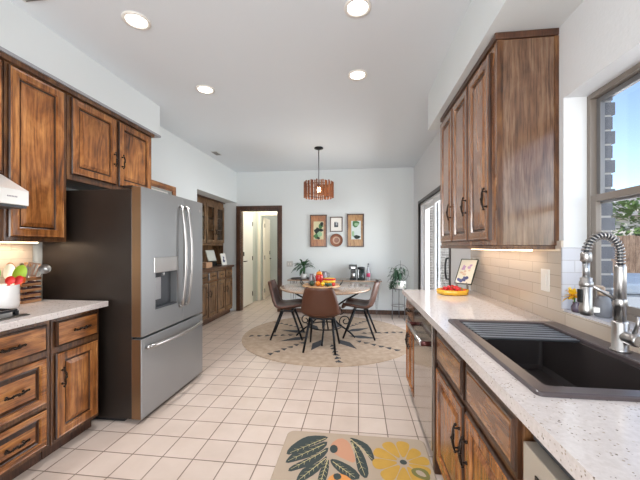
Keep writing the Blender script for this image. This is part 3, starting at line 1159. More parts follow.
def utensil(name, label, base, top, head, mats, hr=.006):
    """handle from base to the head's foot; head(mb, top, dir) draws the working end"""
    t = thing(name, label, 'utensil', base, GUt)
    MB().tube([base, top], hr, 8).build('handle', mats[0], t)
    mb = MB()
    d = (Vector(top) - Vector(base)).normalized()
    head(mb, Vector(top), d)
    mb.build('head', mats[1], t)
    return t


def spoon(w, l, th=.006, flat=Vector((1, -.35, 0))):
    def f(mb, p, d):
        n = flat.normalized()
        s = d.cross(n).normalized()
        n = s.cross(d).normalized()
        c = p + d * l * .5
        ring = []
        vs, fs = [], []
        N, K = 16, 4
        for k in range(K + 1):
            rr = k / K
            for i in range(N):
                a = 2 * PI * i / N
                vs.append(c + d * (l * .52 * rr * math.cos(a)) + s * (w * .5 * rr * math.sin(a)) + n * (th * 2.2 * (rr * rr - 1)))
        for k in range(K):
            for i in range(N):
                j = (i + 1) % N
                fs.append((k * N + i, k * N + j, k * N + N + j, k * N + N + i))
        o = len(mb.v)
        mb.add(vs, fs, 0, True)
        mb.add([v - n * th * .5 for v in vs], fs, 0, True)
    return f


def turner(w, l, slots=3):
    def f(mb, p, d):
        n = Vector((1, -.4, 0)).normalized()
        s = d.cross(n).normalized()
        n = s.cross(d).normalized()
        bw = w / (2 * slots + 1)
        for i in range(slots + 1):
            mb.obox(p + d * l * .5 + s * (-w / 2 + bw * .5 + 2 * bw * i), d * l * .5, s * bw * .5, n * .0015)
        for q in (.06, .94):
            mb.obox(p + d * l * q, d * l * .06, s * w * .5, n * .0016)
    return f


CB = (ckx, cky, .95)
utensil('serving_spoon', 'large lime green oval spoon leaning right out of the white crock', (ckx + .02, cky + .02, .95), (-2.31, 1.865, 1.10), spoon(.075, .115), ('lime', 'lime'))
utensil('mixing_spoon', 'big white oval spoon behind the lime green spoon', (ckx - .02, cky + .03, .95), (-2.39, 1.875, 1.11), spoon(.065, .115), ('white_plastic', 'white_plastic'))
utensil('spatula', 'short red spatula at the rim of the white crock', (ckx + .03, cky - .02, .95), (-2.275, 1.79, 1.09), spoon(.05, .055), ('red_s', 'red_s'), .008)
utensil('spatula', 'red spatula beside the orange one in the white crock', (ckx + .03, cky + .0, .95), (-2.275, 1.835, 1.085), spoon(.045, .06), ('red_s', 'red_s'), .008)
utensil('spatula', 'orange spatula at the right rim of the white crock', (ckx + .03, cky + .03, .95), (-2.285, 1.868, 1.085), spoon(.04, .05), ('orange_s', 'orange_s'), .008)
utensil('spatula', 'narrow bright green spatula standing upright in the white crock', (ckx - .03, cky - .0, .95), (-2.37, 1.795, 1.12), spoon(.035, .085), ('lime', simple('leaf_green_silicone', '58b14a', .45)), .006)
utensil('whisk', 'grey metal whisk rising from the back of the white crock', (ckx - .045, cky + .0, .95), (-2.415, 1.80, 1.125), spoon(.07, .06, .02), ('chrome', 'grey_c'), .006)
by_ = (bky0 + bky1) / 2
utensil('wooden_spoon', 'brown wooden spoon in the striped basket', (-2.42, by_ - .02, .95), (-2.465, 1.965, 1.15), spoon(.05, .075), ('wood_spoon', 'wood_spoon'))
utensil('slotted_turner', 'slotted tan turner fanning out of the striped basket', (-2.45, by_ - .02, .95), (-2.395, 2.02, 1.125), turner(.075, .10), ('chrome', simple('rosy_metal', 'b79b8c', .3, .7)))
utensil('wooden_fork', 'pale wooden fork behind the slotted turner in the striped basket', (-2.44, by_ + .02, .95), (-2.45, 2.05, 1.14), turner(.04, .08, 2), ('wood_spoon', 'wood_spoon'))
utensil('tongs', 'steel serving tongs between wooden spoon and slotted turner', (-2.46, by_ + .0, .95), (-2.43, 1.995, 1.13), spoon(.035, .09), ('chrome', 'chrome'))
utensil('ladle', 'silver ladle hanging right over the edge of the striped basket', (-2.46, by_, .95), (-2.352, 2.073, 1.14), spoon(.075, .07, .016), ('chrome', 'chrome'))
utensil('serving_fork', 'thin silver serving fork leaning in the striped basket', (-2.385, by_ - .03, .95), (-2.375, 1.985, 1.10), turner(.035, .09, 2), ('chrome', 'chrome'), .005)

# ================================================================== HUTCH IN THE RECESS
t = thing('hutch', 'rustic brown built-in hutch with glass doors above and drawers below', 'hutch', (-2.75, 5.4, 0))
hy0, hy1 = 4.70, 6.12
B(RX + .02, -2.555, hy0, hy1, .08, .925).build('base_body', 'oak_frame', t, bevel=.003)
B(RX + .05, -2.60, hy0, hy1, 0, .079).build('toe_kick', 'casing', t)
B(RX + .005, -2.515, hy0 - .02, hy1 + .02, .926, .962).build('top', 'casing', t, bevel=.003)
nd = 4
wd = (hy1 - hy0 - .04) / nd
for i in range(nd):
    a = hy0 + .02 + i * wd
    front('drawer', t, -2.553, 1, a + .02, a + wd - .02, .75, .89, 'hutch', DRW, (a + wd / 2, .82, H_))
    front('door', t, -2.553, 1, a + .012, a + wd - .012, .12, .71, 'hutch', DP, (a + (wd - .05 if i % 2 == 0 else .05), .52, V_))
ux = -2.80
mb = MB()
uy1 = 6.25
mb.box(RX + .005, RX + .02, hy0, uy1, .963, 2.225).box(RX + .02, ux, hy0, hy0 + .02, .963, 2.225).box(RX + .02, ux, uy1 - .02, uy1, .963, 2.225)
mb.box(RX + .02, ux, hy0 + .02, uy1 - .02, 1.355, 1.40).box(RX + .02, ux, hy0 + .02, uy1 - .02, 2.15, 2.225)
mb.box(RX + .02, ux - .03, hy0 + .02, uy1 - .02, 1.66, 1.675).box(RX + .02, ux - .03, hy0 + .02, uy1 - .02, 1.90, 1.915)
mb.build('upper_case', 'hutch', t, bevel=.002)
nu = 4
wu = (uy1 - hy0) / nu
for i in range(nu):
    a = hy0 + i * wu + .008
    b = a + wu - .016
    q = MB()
    z0, z1, fw = 1.405, 2.145, .06
    x0, x1 = ux + .001, ux + .021
    q.box(x0, x1, a, a + fw, z0, z1).box(x0, x1, b - fw, b, z0, z1).box(x0, x1, a + fw, b - fw, z0, z0 + fw).box(x0, x1, a + fw, b - fw, z1 - fw, z1)
    dd = q.build('glass_door', 'hutch', t, bevel=.002)
    MB().box(x0 + .008, x0 + .012, a + fw, b - fw, z0 + fw, z1 - fw).build('pane', 'glass', dd)
    pull(dd, (x1, (b - .03) if i % 2 == 0 else (a + .03), 1.62), (1, 0, 0), V_, .1)
B(RX + .005, -2.76, hy0 - .01, uy1, 2.226, 2.243).build('cornice', 'casing', t)
# frames on the hutch
def tilt_frame(name, label, c, w, h, lean, yaw, mats, easel=True, fw=.02):
    """framed picture leaning back; c is the middle of its bottom edge"""
    t = thing(name, label, 'picture', c)
    c = Vector(c)
    u = Vector((math.cos(yaw), math.sin(yaw), 0))
    nrm = Vector((math.sin(yaw), -math.cos(yaw), 0))
    v = (Vector((0, 0, 1)) * math.cos(lean) - nrm * math.sin(lean)).normalized()
    n = u.cross(v).normalized()
    return t, c, u, v, n


art_silver = simple('silver_print', 'c9cbc8', .35, .2, 0, .12, 40)
t, c, u, v, n = tilt_frame('framed_picture', 'large silver plaque leaning on a black easel on the hutch', (-2.74, 5.62, 1.06), .30, .21, R(16), R(90), None)
# faces +X: u along +Y
MB().rings(c - u * .17, u, v, n, .34, .215, [(0, 0), (0, .012), (.012, .012), (.012, .009)], 0, 1).build('frame', ['steel', art_silver], t)
c0 = c
mb = MB().tube([c0 - u * .1 + n * .03 - v * .005, c0 - u * .1 - v * .10 + n * .02], .006, 6).tube([c0 + u * .1 + n * .03 - v * .005, c0 + u * .1 - v * .10 + n * .02], .006, 6)
mb.obox(c0 - v * .052 + n * .004, u * .15, v * .045, n * .006)
mb.build('easel', 'black_metal', t)
t, c, u, v, n = tilt_frame('framed_picture', 'small white picture frame with a dark blue print at the hutch end', (-2.66, 5.98, .9635), .2, .26, R(12), R(82), None)
mb = MB().rings(c - u * .085, u, v, n, .17, .235, [(0, 0), (0, .014), (.028, .014), (.028, .011)], 0, 1)
q = [(-.035, .05), (.02, .045), (.04, .08), (.01, .1), (.03, .15), (-.02, .17), (-.01, .12), (-.04, .09)]
mb.add([c + u * a + v * (b + .01) + n * .0125 for a, b in q], [tuple(range(len(q)))], 2)
mb.build('frame', ['white_plastic', simple('print_white', 'e6e6e6', .6), simple('print_navy', '2d3560', .6)], t)
tag(B(-2.72, -2.60, 5.12, 5.34, .9625, 1.06).build('storage_box', simple('tan_box', 'b98f70', .6), bevel=.006), 'small tan box on the hutch top next to the fridge', 'box')

# ================================================================== BACK WALL ART
GA = 'framed art on the back wall'


def wall_art(name, label, x0, x1, z0, z1, fw, mats, shapes, deep=.03, group=GA):
    t = thing(name, label, 'picture', ((x0 + x1) / 2, YB, z0), group)
    mb = MB().rings((x0, YB - .001, z0), (1, 0, 0), (0, 0, 1), (0, -1, 0), x1 - x0, z1 - z0, [(0, 0), (0, deep), (fw, deep), (fw, deep * .45)], 0, 1)
    mb.build('frame', mats[:2], t)
    mb = MB()
    yy = YB - deep * .45 - .002
    for k, (poly, mi) in enumerate(shapes):
        mb.add([(x0 + a, yy - .0006 * k, z0 + b) for a, b in poly], [tuple(range(len(poly)))], mi)
    mb.build('picture', mats[2:], t)
    return t


def rect(a, b, c, d):
    return [(a, c), (b, c), (b, d), (a, d)]


def blob(cx, cz, rx, rz, n=11, j=.25, seed=0):
    rnd = random.Random(seed)
    return [(cx + rx * math.cos(2 * PI * i / n) * (1 + rnd.uniform(-j, j)), cz + rz * math.sin(2 * PI * i / n) * (1 + rnd.uniform(-j, j))) for i in range(n)]


amber = wood('amber_board', 2, '8b4f26', 'ac6a36', 'c4854c', .4, .5)
amber2 = wood('straw_board', 2, '98693a', 'b58650', 'c79b66', .45, .5)
gr1, gr2, blk = simple('ink_green', '4d7a4c', .7), simple('pale_green', '9cbf9a', .7), simple('ink_black', '23302b', .7)
pap = simple('rice_paper', 'd9cfa9', .8)
pale = simple('pale_wash', 'd3dcda', .8)
wall_art('framed_art', 'tall wooden framed art, leafy green botanical, left of the small picture', -.972, -.628, 1.325, 1.975, .022, ['casing', amber, pap, blk, gr1, gr2],
         [(rect(.075, .275, .155, .515), 0), (blob(.15, .33, .06, .06, seed=1), 1), (blob(.22, .42, .045, .05, seed=2), 2), (blob(.13, .22, .05, .05, seed=3), 2), (blob(.2, .26, .055, .05, seed=4), 3), (blob(.24, .46, .03, .045, seed=5), 1), (blob(.23, .34, .04, .03, seed=6), 1), (blob(.17, .18, .04, .025, seed=8), 1)])
wall_art('framed_art', 'tall wooden framed art, green tree over pale water, right of the small picture', -.228, .110, 1.325, 1.985, .024, ['casing', amber2, pale, gr1, blk, gr2],
         [(rect(.085, .275, .155, .52), 0), (blob(.17, .46, .075, .06, seed=11), 1), (blob(.2, .2, .07, .035, seed=12), 2), (blob(.12, .27, .025, .06, seed=13), 3), (blob(.19, .45, .05, .03, seed=14), 3)])
wall_art('framed_art', 'small white matted picture in a thin wooden frame above the plate', -.567, -.315, 1.630, 1.930, .018, ['casing', 'white_plastic', simple('dark_photo', '3c4146', .6), simple('pale_spot', 'a9adb0', .6)],
         [(rect(.085, .165, .095, .185), 0), (rect(.115, .15, .13, .2), 1), (rect(.09, .11, .17, .2), 0)], .02)
t = thing('wall_plate', 'round dark glazed plate hung under the small picture', 'plate', (-.435, YB, 1.34), None)
mb = MB().lathe([(.07, 0), (.09, .006), (.127, .026), (.129, .030)], (-.437, YB - .001, 1.462), 32, 0, axis='y', caps=False)
mb.lathe([(.126, .0285), (.09, .012), (.001, .010)], (-.437, YB - .001, 1.462), 32, 1, axis='y', caps=False)
mb.lathe([(.075, .0118), (.05, .0125), (.049, .0113)], (-.437, YB - .001, 1.462), 24, 2, axis='y', caps=False)
mb.build('dish', [simple('plate_rim', '54453f', .3), simple('plate_face', '8c5a45', .3, 0, 0, .5, 22), simple('plate_ring', 'c3a28a', .3)], t)
t = thing('switch_plate', 'grey double light switch plate beside the hall doorway', 'switch', (-1.385, YB, .93))
B(-1.455, -1.325, YB - .008, YB - .0005, .925, 1.04).build('plate', simple('grey_plate', 'c9c8c4', .4), t, bevel=.002)
for x in (-1.425, -1.375):
    B(x - .002, x + .016, YB - .014, YB - .0085, .96, 1.005).build('toggle', 'white_plastic', t)

# ================================================================== PENDANT
px, py = -.615, 4.85
t = thing('pendant_lamp', 'drum pendant of vertical wooden slats hanging over the dining table', 'lamp', (px, py, 2.1))
PZ0, PZ1 = 2.085, 2.355
MB().lathe([(.001, 2.879), (.07, 2.879), (.07, 2.862), (.02, 2.85)], (px, py, 0), 24).build('canopy', 'black_metal', t)
MB().tube([(px, py, 2.855), (px, py, 2.31)], .008, 8).build('rod', simple('grey_rod', '77787a', .3, .8), t)
mb = MB()
ns = 44
for i in range(ns):
    a = 2 * PI * i / ns
    r = .222 + (.007 if i % 2 else -.007)
    c = Vector((px + r * math.cos(a), py + r * math.sin(a), (PZ0 + PZ1) / 2 + (.006 if i % 3 == 0 else -.004)))
    er, et = Vector((math.cos(a), math.sin(a), 0)), Vector((-math.sin(a), math.cos(a), 0))
    mb.obox(c, er * .006, et * .0112, Vector((0, 0, .122)))
mb.build('shade', 'slat_wood', t, bevel=.003)
mb = MB()
for z in (2.295, 2.14):
    mb.tube([(px + .206 * math.cos(2 * PI * i / 40), py + .206 * math.sin(2 * PI * i / 40), z) for i in range(40)], .005, 6, True)
for k in range(3):
    a = 2 * PI * k / 3
    mb.tube([(px, py, 2.305), (px + .206 * math.cos(a), py + .206 * math.sin(a), 2.295)], .004, 6)
mb.build('ring', 'black_metal', t)
MB().tube([(px, py, 2.32), (px, py, 2.265)], .02, 12).build('socket', 'black_metal', t)
MB().ball((px, py, 2.225), .04, 16).build('bulb', 'bulb', t)
lamp('pendant_glow', 'POINT', (px, py, 2.225), (0, 0, 0), 8, (1, .85, .65), .045)

# ================================================================== RECESSED LIGHTS, VENTS
GC = 'recessed ceiling lights'
for (x, y, lab) in ((-1.50, 1.965, 'recessed ceiling light nearest the left cabinets'), (-.005, 2.03, 'recessed ceiling light at the top edge of the photo'),
                    (-.008, 2.83, 'recessed ceiling light in front of the right cabinets, second from the camera'), (-1.49, 2.91, 'recessed ceiling light above the fridge, farther of the left two')):
    t = thing('recessed_light', lab, 'light', (x, y, ZC - .02), GC)
    MB().lathe([(.088, ZC - .0005), (.088, ZC - .008), (.070, ZC - .011), (.064, ZC - .003), (.064, ZC - .0005)], (x, y, 0), 32).build('trim_ring', 'white_plastic', t)
    MB().lathe([(.0635, ZC - .0015), (.0635, ZC - .004), (.001, ZC - .0045)], (x, y, 0), 32).build('lens', 'emit_white', t)
    lamp('can_light', 'AREA', (x, y, ZC - .02), (0, 0, 0), 9, (1, .98, .97), .13, spread=R(115))
for (x, y, w_, l_, lab) in ((-2.33, 4.93, .10, .20, 'small ceiling vent over the dining area near the left wall'), (-1.98, 1.68, .2, .1, 'ceiling vent at the top left edge of the photo')):
    t = thing('ceiling_vent', lab, 'vent', (x, y, ZC - .012), 'ceiling vents')
    mb = MB().box(x - w_ / 2, x + w_ / 2, y - l_ / 2, y + l_ / 2, ZC - .008, ZC - .0005)
    mb.build('frame', simple('vent_white', 'd0cfcc', .5), t, bevel=.002)
    mb = MB()
    k = 6
    for i in range(k):
        yy = y - l_ * .38 + l_ * .76 * i / (k - 1)
        mb.box(x - w_ * .4, x + w_ * .4, yy - l_ * .04, yy + l_ * .03, ZC - .0105, ZC - .0085)
    mb.build('louver', simple('vent_dark', '55534f', .6), t)

# ================================================================== RUGS
CX, CY, RR = -.46, 4.72, 1.265
t = thing('round_rug', 'large round beige jute rug with dark star motif under the dining table', 'rug', (CX, CY, 0))


def jute():
    q = NT('beige_jute')
    tc = q.n('TexCoord')
    ln = q.n('VectorMath', operation='LENGTH')
    q.l(tc.outputs['Object'], ln.inputs[0])
    mu = q.n('Math', operation='MULTIPLY')
    q.l(ln.outputs['Value'], mu.inputs[0])
    mu.inputs[1].default_value = 260
    sn = q.n('Math', operation='SINE')
    q.l(mu.outputs[0], sn.inputs[0])
    f = q.noise(q.coords(), 14, 5)
    q.l(q.ramp(f, [(.3, '9c8671'), (.7, 'b49f8a')]), q.b.inputs['Base Color'])
    q.b.inputs['Roughness'].default_value = .95
    q.bump(sn.outputs[0], .4, .003)
    return q.m


mb = MB().lathe([(RR, .0005), (RR, .008), (RR - .006, .011), (.001, .011)], (CX, CY, 0), 96, 0, False)
zt = .0125


def flat(mb, poly, z, m):
    mb.add([(a, b, z) for a, b in poly], [tuple(range(len(poly)))], m)


def pol(a, r, da=0, w=0):
    a = R(a)
    return (CX + r * math.cos(a) - w * math.sin(a), CY + r * math.sin(a) + w * math.cos(a))


for k in range(8):
    a = -100.5 + 45 * k
    flat(mb, [pol(a, .30), pol(a, .50, 0, .075), pol(a, .78), pol(a, .50, 0, -.075)], zt, 1)
    b = -78 + 45 * k
    for i in range(6):
        r0 = .50 + i * .115
        s_ = 1 if i % 2 else -1
        flat(mb, [pol(b, r0), pol(b, r0 + .10, 0, .045 * s_), pol(b, r0 + .085, 0, -.02 * s_)], zt, 1)
        flat(mb, [pol(b, r0 + .02, 0, .0), pol(b, r0 + .06, 0, -.045 * s_), pol(b, r0 + .095, 0, -.03 * s_)], zt + .0003, 1)
mb.build('weave', [jute(), simple('charcoal_yarn', '3a3a3d', .95)], t)

# kitchen mat
t = thing('kitchen_mat', 'cushioned kitchen mat with dark leaves and a yellow flower by the sink cabinets', 'mat', (0, 1.8, 0))
mx0, mx1, my0, my1 = -.50, .445, 1.25, 2.225
mb = MB()
n = loft(mb, [(rrect(mx0, mx1, my0, my1, .05), .0005), (rrect(mx0, mx1, my0, my1, .05), .008), (rrect(mx0 + .008, mx1 - .008, my0 + .008, my1 - .008, .045), .013)])
o_ = len(mb.v) - n
mb.f.append(tuple(o_ + k for k in range(n)))
mb.mi.append(0)
mb.sm.append(False)
POLYS = [
    ([(-0.216, 2.169), (-0.337, 2.163), (-0.394, 2.117), (-0.448, 2.025), (-0.446, 1.959), (-0.382, 2.006), (-0.304, 2.070), (-0.239, 2.121)], 1),
    ([(-0.220, 2.118), (-0.318, 2.041), (-0.399, 2.004), (-0.434, 1.922), (-0.434, 1.886), (-0.366, 1.918), (-0.289, 1.965), (-0.222, 2.052)], 1),
    ([(-0.205, 2.055), (-0.272, 1.967), (-0.347, 1.908), (-0.402, 1.854), (-0.402, 1.816), (-0.337, 1.851), (-0.262, 1.895), (-0.207, 1.988)], 1),
    ([(-0.197, 1.976), (-0.246, 1.897), (-0.321, 1.853), (-0.342, 1.795), (-0.345, 1.733), (-0.278, 1.782), (-0.225, 1.853)], 1),
    ([(-0.184, 1.965), (-0.219, 1.877), (-0.228, 1.820), (-0.232, 1.727), (-0.188, 1.732), (-0.173, 1.849)], 1),
    ([(-0.169, 1.942), (-0.119, 1.936), (-0.036, 1.888), (0.011, 1.817), (-0.050, 1.793), (-0.113, 1.845), (-0.157, 1.896)], 1),
    ([(-0.059, 2.143), (-0.022, 2.050), (-0.013, 1.937), (0.003, 1.859), (0.041, 1.821), (0.058, 1.877), (0.037, 1.992), (-0.005, 2.093)], 1),
    ([(-0.060, 2.173), (0.013, 2.152), (0.073, 2.102), (0.095, 1.999), (0.089, 1.955), (0.065, 1.996), (0.030, 2.083), (-0.023, 2.133)], 1),
    ([(-0.178, 2.094), (-0.123, 2.159), (-0.068, 2.128), (-0.035, 2.022), (-0.024, 1.936), (-0.087, 1.965), (-0.140, 1.996), (-0.168, 2.032)], 3),
    ([(-0.136, 2.049), (-0.139, 2.027), (-0.150, 2.012), (-0.165, 2.010), (-0.178, 2.022), (-0.185, 2.043), (-0.182, 2.066), (-0.171, 2.082), (-0.156, 2.084), (-0.142, 2.071)], 1),
    ([(-0.178, 1.784), (-0.128, 1.837), (-0.050, 1.810), (-0.019, 1.743), (-0.172, 1.724)], 5),
    ([(-0.150, 1.819), (-0.110, 1.834), (-0.092, 1.794), (-0.131, 1.769)], 1),
    ([(0.296, 1.976), (0.340, 2.011), (0.391, 2.039), (0.419, 2.037), (0.435, 2.006), (0.430, 1.971), (0.406, 1.957), (0.348, 1.963)], 2),
    ([(0.289, 1.990), (0.307, 2.046), (0.333, 2.103), (0.357, 2.119), (0.386, 2.104), (0.401, 2.073), (0.389, 2.045), (0.339, 2.012)], 2),
    ([(0.278, 2.002), (0.258, 2.069), (0.248, 2.145), (0.262, 2.179), (0.298, 2.185), (0.333, 2.168), (0.337, 2.131), (0.311, 2.061)], 2),
    ([(0.262, 1.998), (0.209, 2.041), (0.162, 2.095), (0.154, 2.131), (0.180, 2.161), (0.217, 2.169), (0.241, 2.143), (0.256, 2.069)], 2),
    ([(0.250, 1.984), (0.186, 1.986), (0.118, 1.998), (0.092, 2.022), (0.098, 2.064), (0.123, 2.095), (0.157, 2.088), (0.208, 2.038)], 2),
    ([(0.248, 1.967), (0.196, 1.926), (0.134, 1.891), (0.101, 1.895), (0.082, 1.931), (0.087, 1.973), (0.117, 1.990), (0.185, 1.983)], 2),
    ([(0.256, 1.950), (0.235, 1.883), (0.203, 1.815), (0.175, 1.796), (0.141, 1.815), (0.123, 1.852), (0.137, 1.884), (0.196, 1.923)], 2),
    ([(0.270, 1.942), (0.290, 1.875), (0.300, 1.799), (0.286, 1.765), (0.250, 1.759), (0.215, 1.776), (0.211, 1.813), (0.237, 1.883)], 2),
    ([(0.286, 1.946), (0.339, 1.903), (0.386, 1.849), (0.394, 1.813), (0.368, 1.783), (0.331, 1.775), (0.307, 1.801), (0.292, 1.875)], 2),
    ([(0.294, 1.961), (0.348, 1.961), (0.405, 1.950), (0.426, 1.930), (0.422, 1.895), (0.401, 1.869), (0.373, 1.873), (0.329, 1.917)], 2),
    ([(0.294, 1.972), (0.291, 1.982), (0.284, 1.989), (0.274, 1.992), (0.264, 1.989), (0.257, 1.982), (0.254, 1.972), (0.257, 1.962), (0.264, 1.955), (0.274, 1.952), (0.284, 1.955), (0.291, 1.962)], 1),
    ([(0.310, 1.919), (0.359, 1.936), (0.401, 1.919), (0.413, 1.867), (0.397, 1.830), (0.342, 1.848), (0.310, 1.875)], 6),
    ([(0.330, 1.906), (0.362, 1.914), (0.387, 1.885), (0.389, 1.857), (0.346, 1.869)], 0),
]
VEINS = [((-0.224, 2.153), (-0.437, 1.973)), ((-0.226, 2.088), (-0.432, 1.898)), ((-0.211, 2.027), (-0.400, 1.828)), ((-0.203, 1.950), (-0.340, 1.743)), ((-0.189, 1.940), (-0.213, 1.735)), ((-0.157, 1.924), (-0.020, 1.807)), ((-0.045, 2.131), (0.037, 1.831)), ((-0.051, 2.162), (0.087, 1.974))]
def chaikin(pl, n=2):
    for _ in range(n):
        pl = [q for a, b in zip(pl, pl[1:] + pl[:1]) for q in ((a[0] * .75 + b[0] * .25, a[1] * .75 + b[1] * .25), (a[0] * .25 + b[0] * .75, a[1] * .25 + b[1] * .75))]
    return pl
for i, (pl, m_) in enumerate(POLYS):
    pl = chaikin(pl, 1)
    if m_ in (1, 3) and len(pl) > 13:
        ax, ay = sum(p[0] for p in pl) / len(pl), sum(p[1] for p in pl) / len(pl)
        pl = [(ax + (p[0] - ax) * 1.1, ay + (p[1] - ay) * 1.14) for p in pl]
    flat(mb, pl, .0135 + i * .00004, m_)
for p, q in VEINS:
    p, q = Vector(p), Vector(q)
    d = (q - p).normalized()
    s = Vector((-d.y, d.x)) * .003
    flat(mb, [p + s, q + s * .4, q - s * .4, p - s], .0150, 4)
    for k in range(1, 6):
        c = p.lerp(q, k / 6.5)
        for sg in (-1, 1):
            e = c + d * .022 + s.normalized() * sg * .020
            w_ = d * .0022
            flat(mb, [c - w_, e - w_ * .4, e + w_ * .4, c + w_], .0150, 4)
# a second spray of leaves and another bloom lower on the mat, towards the camera
for k in range(7):
    a = R(200 + 28 * k)
    c = Vector((-.16, 1.66))
    d = Vector((math.cos(a), math.sin(a)))
    s = Vector((-d.y, d.x))
    flat(mb, [c + d * .03, c + d * .12 + s * .035, c + d * .24 + s * .02, c + d * .28, c + d * .22 - s * .025, c + d * .1 - s * .03], .0138 + k * .0001, 1)
mb.build('print', [simple('mat_cream', 'a4927f', .8), simple('mat_teal', '2f3836', .8), simple('mat_yellow', 'b28a38', .8, 0, 0, .12, 20), simple('mat_pink', 'b58468', .8), simple('mat_vein', 'b9ad7f', .8), simple('mat_orange', 'c98645', .8), simple('mat_olive', '6b6534', .8)], t)

# ================================================================== DINING SET
TX, TY = -.48, 4.55
t = thing('dining_table', 'round wooden dining table on a black scrolled iron base', 'table', (TX, TY, .012))
MB().lathe([(.001, .722), (.635, .722), (.655, .73), (.66, .742), (.655, .752), (.64, .755), (.001, .755)], (TX, TY, 0), 64).build('tabletop', 'table_wood', t)
mb = MB().tube([(TX + .33 * math.cos(2 * PI * i / 40), TY + .33 * math.sin(2 * PI * i / 40), .708) for i in range(40)], .012, 8, True)
mb.build('apron_ring', 'black_metal', t)


def scroll(c, r0, r1, turns, a0, k=22):
    return [(c[0] + (r0 + (r1 - r0) * i / k) * math.cos(R(a0 + turns * 360 * i / k)), c[1] + (r0 + (r1 - r0) * i / k) * math.sin(R(a0 + turns * 360 * i / k))) for i in range(k + 1)]


for k in range(4):
    a = R(90 * k)
    er = Vector((math.cos(a), math.sin(a), 0))
    def P(h, z, s=0):
        return Vector((TX, TY, 0)) + er * h + Vector((0, 0, z))
    path = [P(h, z) for h, z in scroll((.40, .645), .025, .055, 1.0, 200, 14)]
    path = [P(.50, .70), P(.47, .66), P(.40, .62), P(.30, .57), P(.20, .50), P(.13, .42), P(.11, .35), P(.14, .27), P(.21, .20), P(.30, .14), P(.37, .085), P(.41, .045), P(.43, .024)]
    mb = MB().tube(path, .0125, 8)
    mb.tube([P(h, z) for h, z in scroll((.29, .26), .015, .085, 1.3, 90)], .008, 6)
    mb.tube([P(h, z) for h, z in scroll((.21, .41), .012, .065, 1.2, 270)], .007, 6)
    mb.build('leg', 'black_metal', t)
mb = MB()
for r, z in ((.115, .36), (.24, .18)):
    mb.tube([(TX + r * math.cos(2 * PI * i / 32), TY + r * math.sin(2 * PI * i / 32), z) for i in range(32)], .009, 8, True)
mb.build('brace_ring', 'black_metal', t)

GCH = 'brown leather dining chairs round the table'


def make_chair():
    t = thing('dining_chair', 'x', 'chair', (0, 0, 0), GCH)
    # side profile of the bucket: (y, z), front of the seat at -y, back at +y (chair faces -Y)
    prof = [(-.235, .435), (-.22, .462), (-.15, .455), (-.05, .440), (.05, .430), (.12, .440), (.17, .475), (.20, .54), (.222, .62), (.240, .69), (.256, .75), (.268, .795), (.272, .815)]
    wid = [.20, .215, .23, .24, .243, .245, .245, .24, .228, .213, .195, .175, .155]
    NS = 12
    def surf(off):
        vs = []
        for i, ((y, z), w) in enumerate(zip(prof, wid)):
            y0, z0 = prof[max(i - 1, 0)]
            y1, z1 = prof[min(i + 1, len(prof) - 1)]
            ty, tz = y1 - y0, z1 - z0
            L = math.hypot(ty, tz)
            ny, nz = -tz / L, ty / L       # towards the sitter
            for k in range(NS + 1):
                s = -1 + 2 * k / NS
                lift = .055 * abs(s) ** 2.6 if 0 < i else .02 * abs(s) ** 2
                vs.append((w * s, y + ny * (lift + off), z + nz * (lift + off)))
        return vs
    n1 = NS + 1
    fs = [(i * n1 + k, i * n1 + k + 1, (i + 1) * n1 + k + 1, (i + 1) * n1 + k) for i in range(len(prof) - 1) for k in range(NS)]
    a, b = surf(.012), surf(-.012)
    o = len(a)
    def half(i0, i1, name):
        mb = MB()
        f1 = [f for f in fs if i0 <= f[0] // n1 < i1]
        mb.add(a + b, f1, 1, True)
        ff = [tuple(reversed([q + o for q in f])) for f in f1]
        for f in ff:
            mb.f.append(f)
            mb.mi.append(0)
            mb.sm.append(True)
        rim = []
        for i in range(i0, i1):
            rim += [(i * n1, (i + 1) * n1), ((i + 1) * n1 + NS, i * n1 + NS)]
        for k in range(NS):
            if i0 == 0:
                rim.append((k + 1, k))
            if i1 == len(prof) - 1:
                rim.append((i1 * n1 + k, i1 * n1 + k + 1))
        for p, q in rim:
            mb.f.append((p, q, q + o, p + o))
            mb.mi.append(0)
            mb.sm.append(False)
        used = sorted({i for f in mb.f for i in f})
        ix = {u: j for j, u in enumerate(used)}
        mb.v = [mb.v[u] for u in used]
        mb.f = [tuple(ix[i] for i in f) for f in mb.f]
        mb.build(name, ['leather', 'leather_in'], t)
    half(0, 6, 'seat')
    half(6, 12, 'backrest')
    mb = MB().box(-.16, .16, -.10, -.07, .405, .425).box(-.16, .16, .05, .08, .398, .418).box(-.16, -.13, -.07, .05, .402, .42).box(.13, .16, -.07, .05, .402, .42)
    mb.build('seat_frame', 'black_metal', t)
    for sx in (-1, 1):
        for y0, y1 in ((-.085, -.235), (.065, .215)):
            p0, p1 = Vector((sx * .145, y0, .405)), Vector((sx * .20, y1, .012))
            d = (p1 - p0)
            l = MB().tube([p0, p1], [.017, .013], 8)
            l.build('leg', 'black_metal', t)
    return t


ch = make_chair()
zr = .0125
ch.location = (-.468, 4.02, zr)
ch.rotation_euler = (0, 0, PI - .05)
# chair faces -Y in its own frame; turned round it faces the table (+Y)
ch['label'] = 'brown leather dining chair seen from behind, nearest the kitchen'
dup(ch, (-1.035, 4.50, zr), R(96), 'brown leather dining chair on the hall doorway side of the table', GCH)
dup(ch, (.035, 4.66, zr), R(-96), 'brown leather dining chair on the patio door side of the table', GCH)

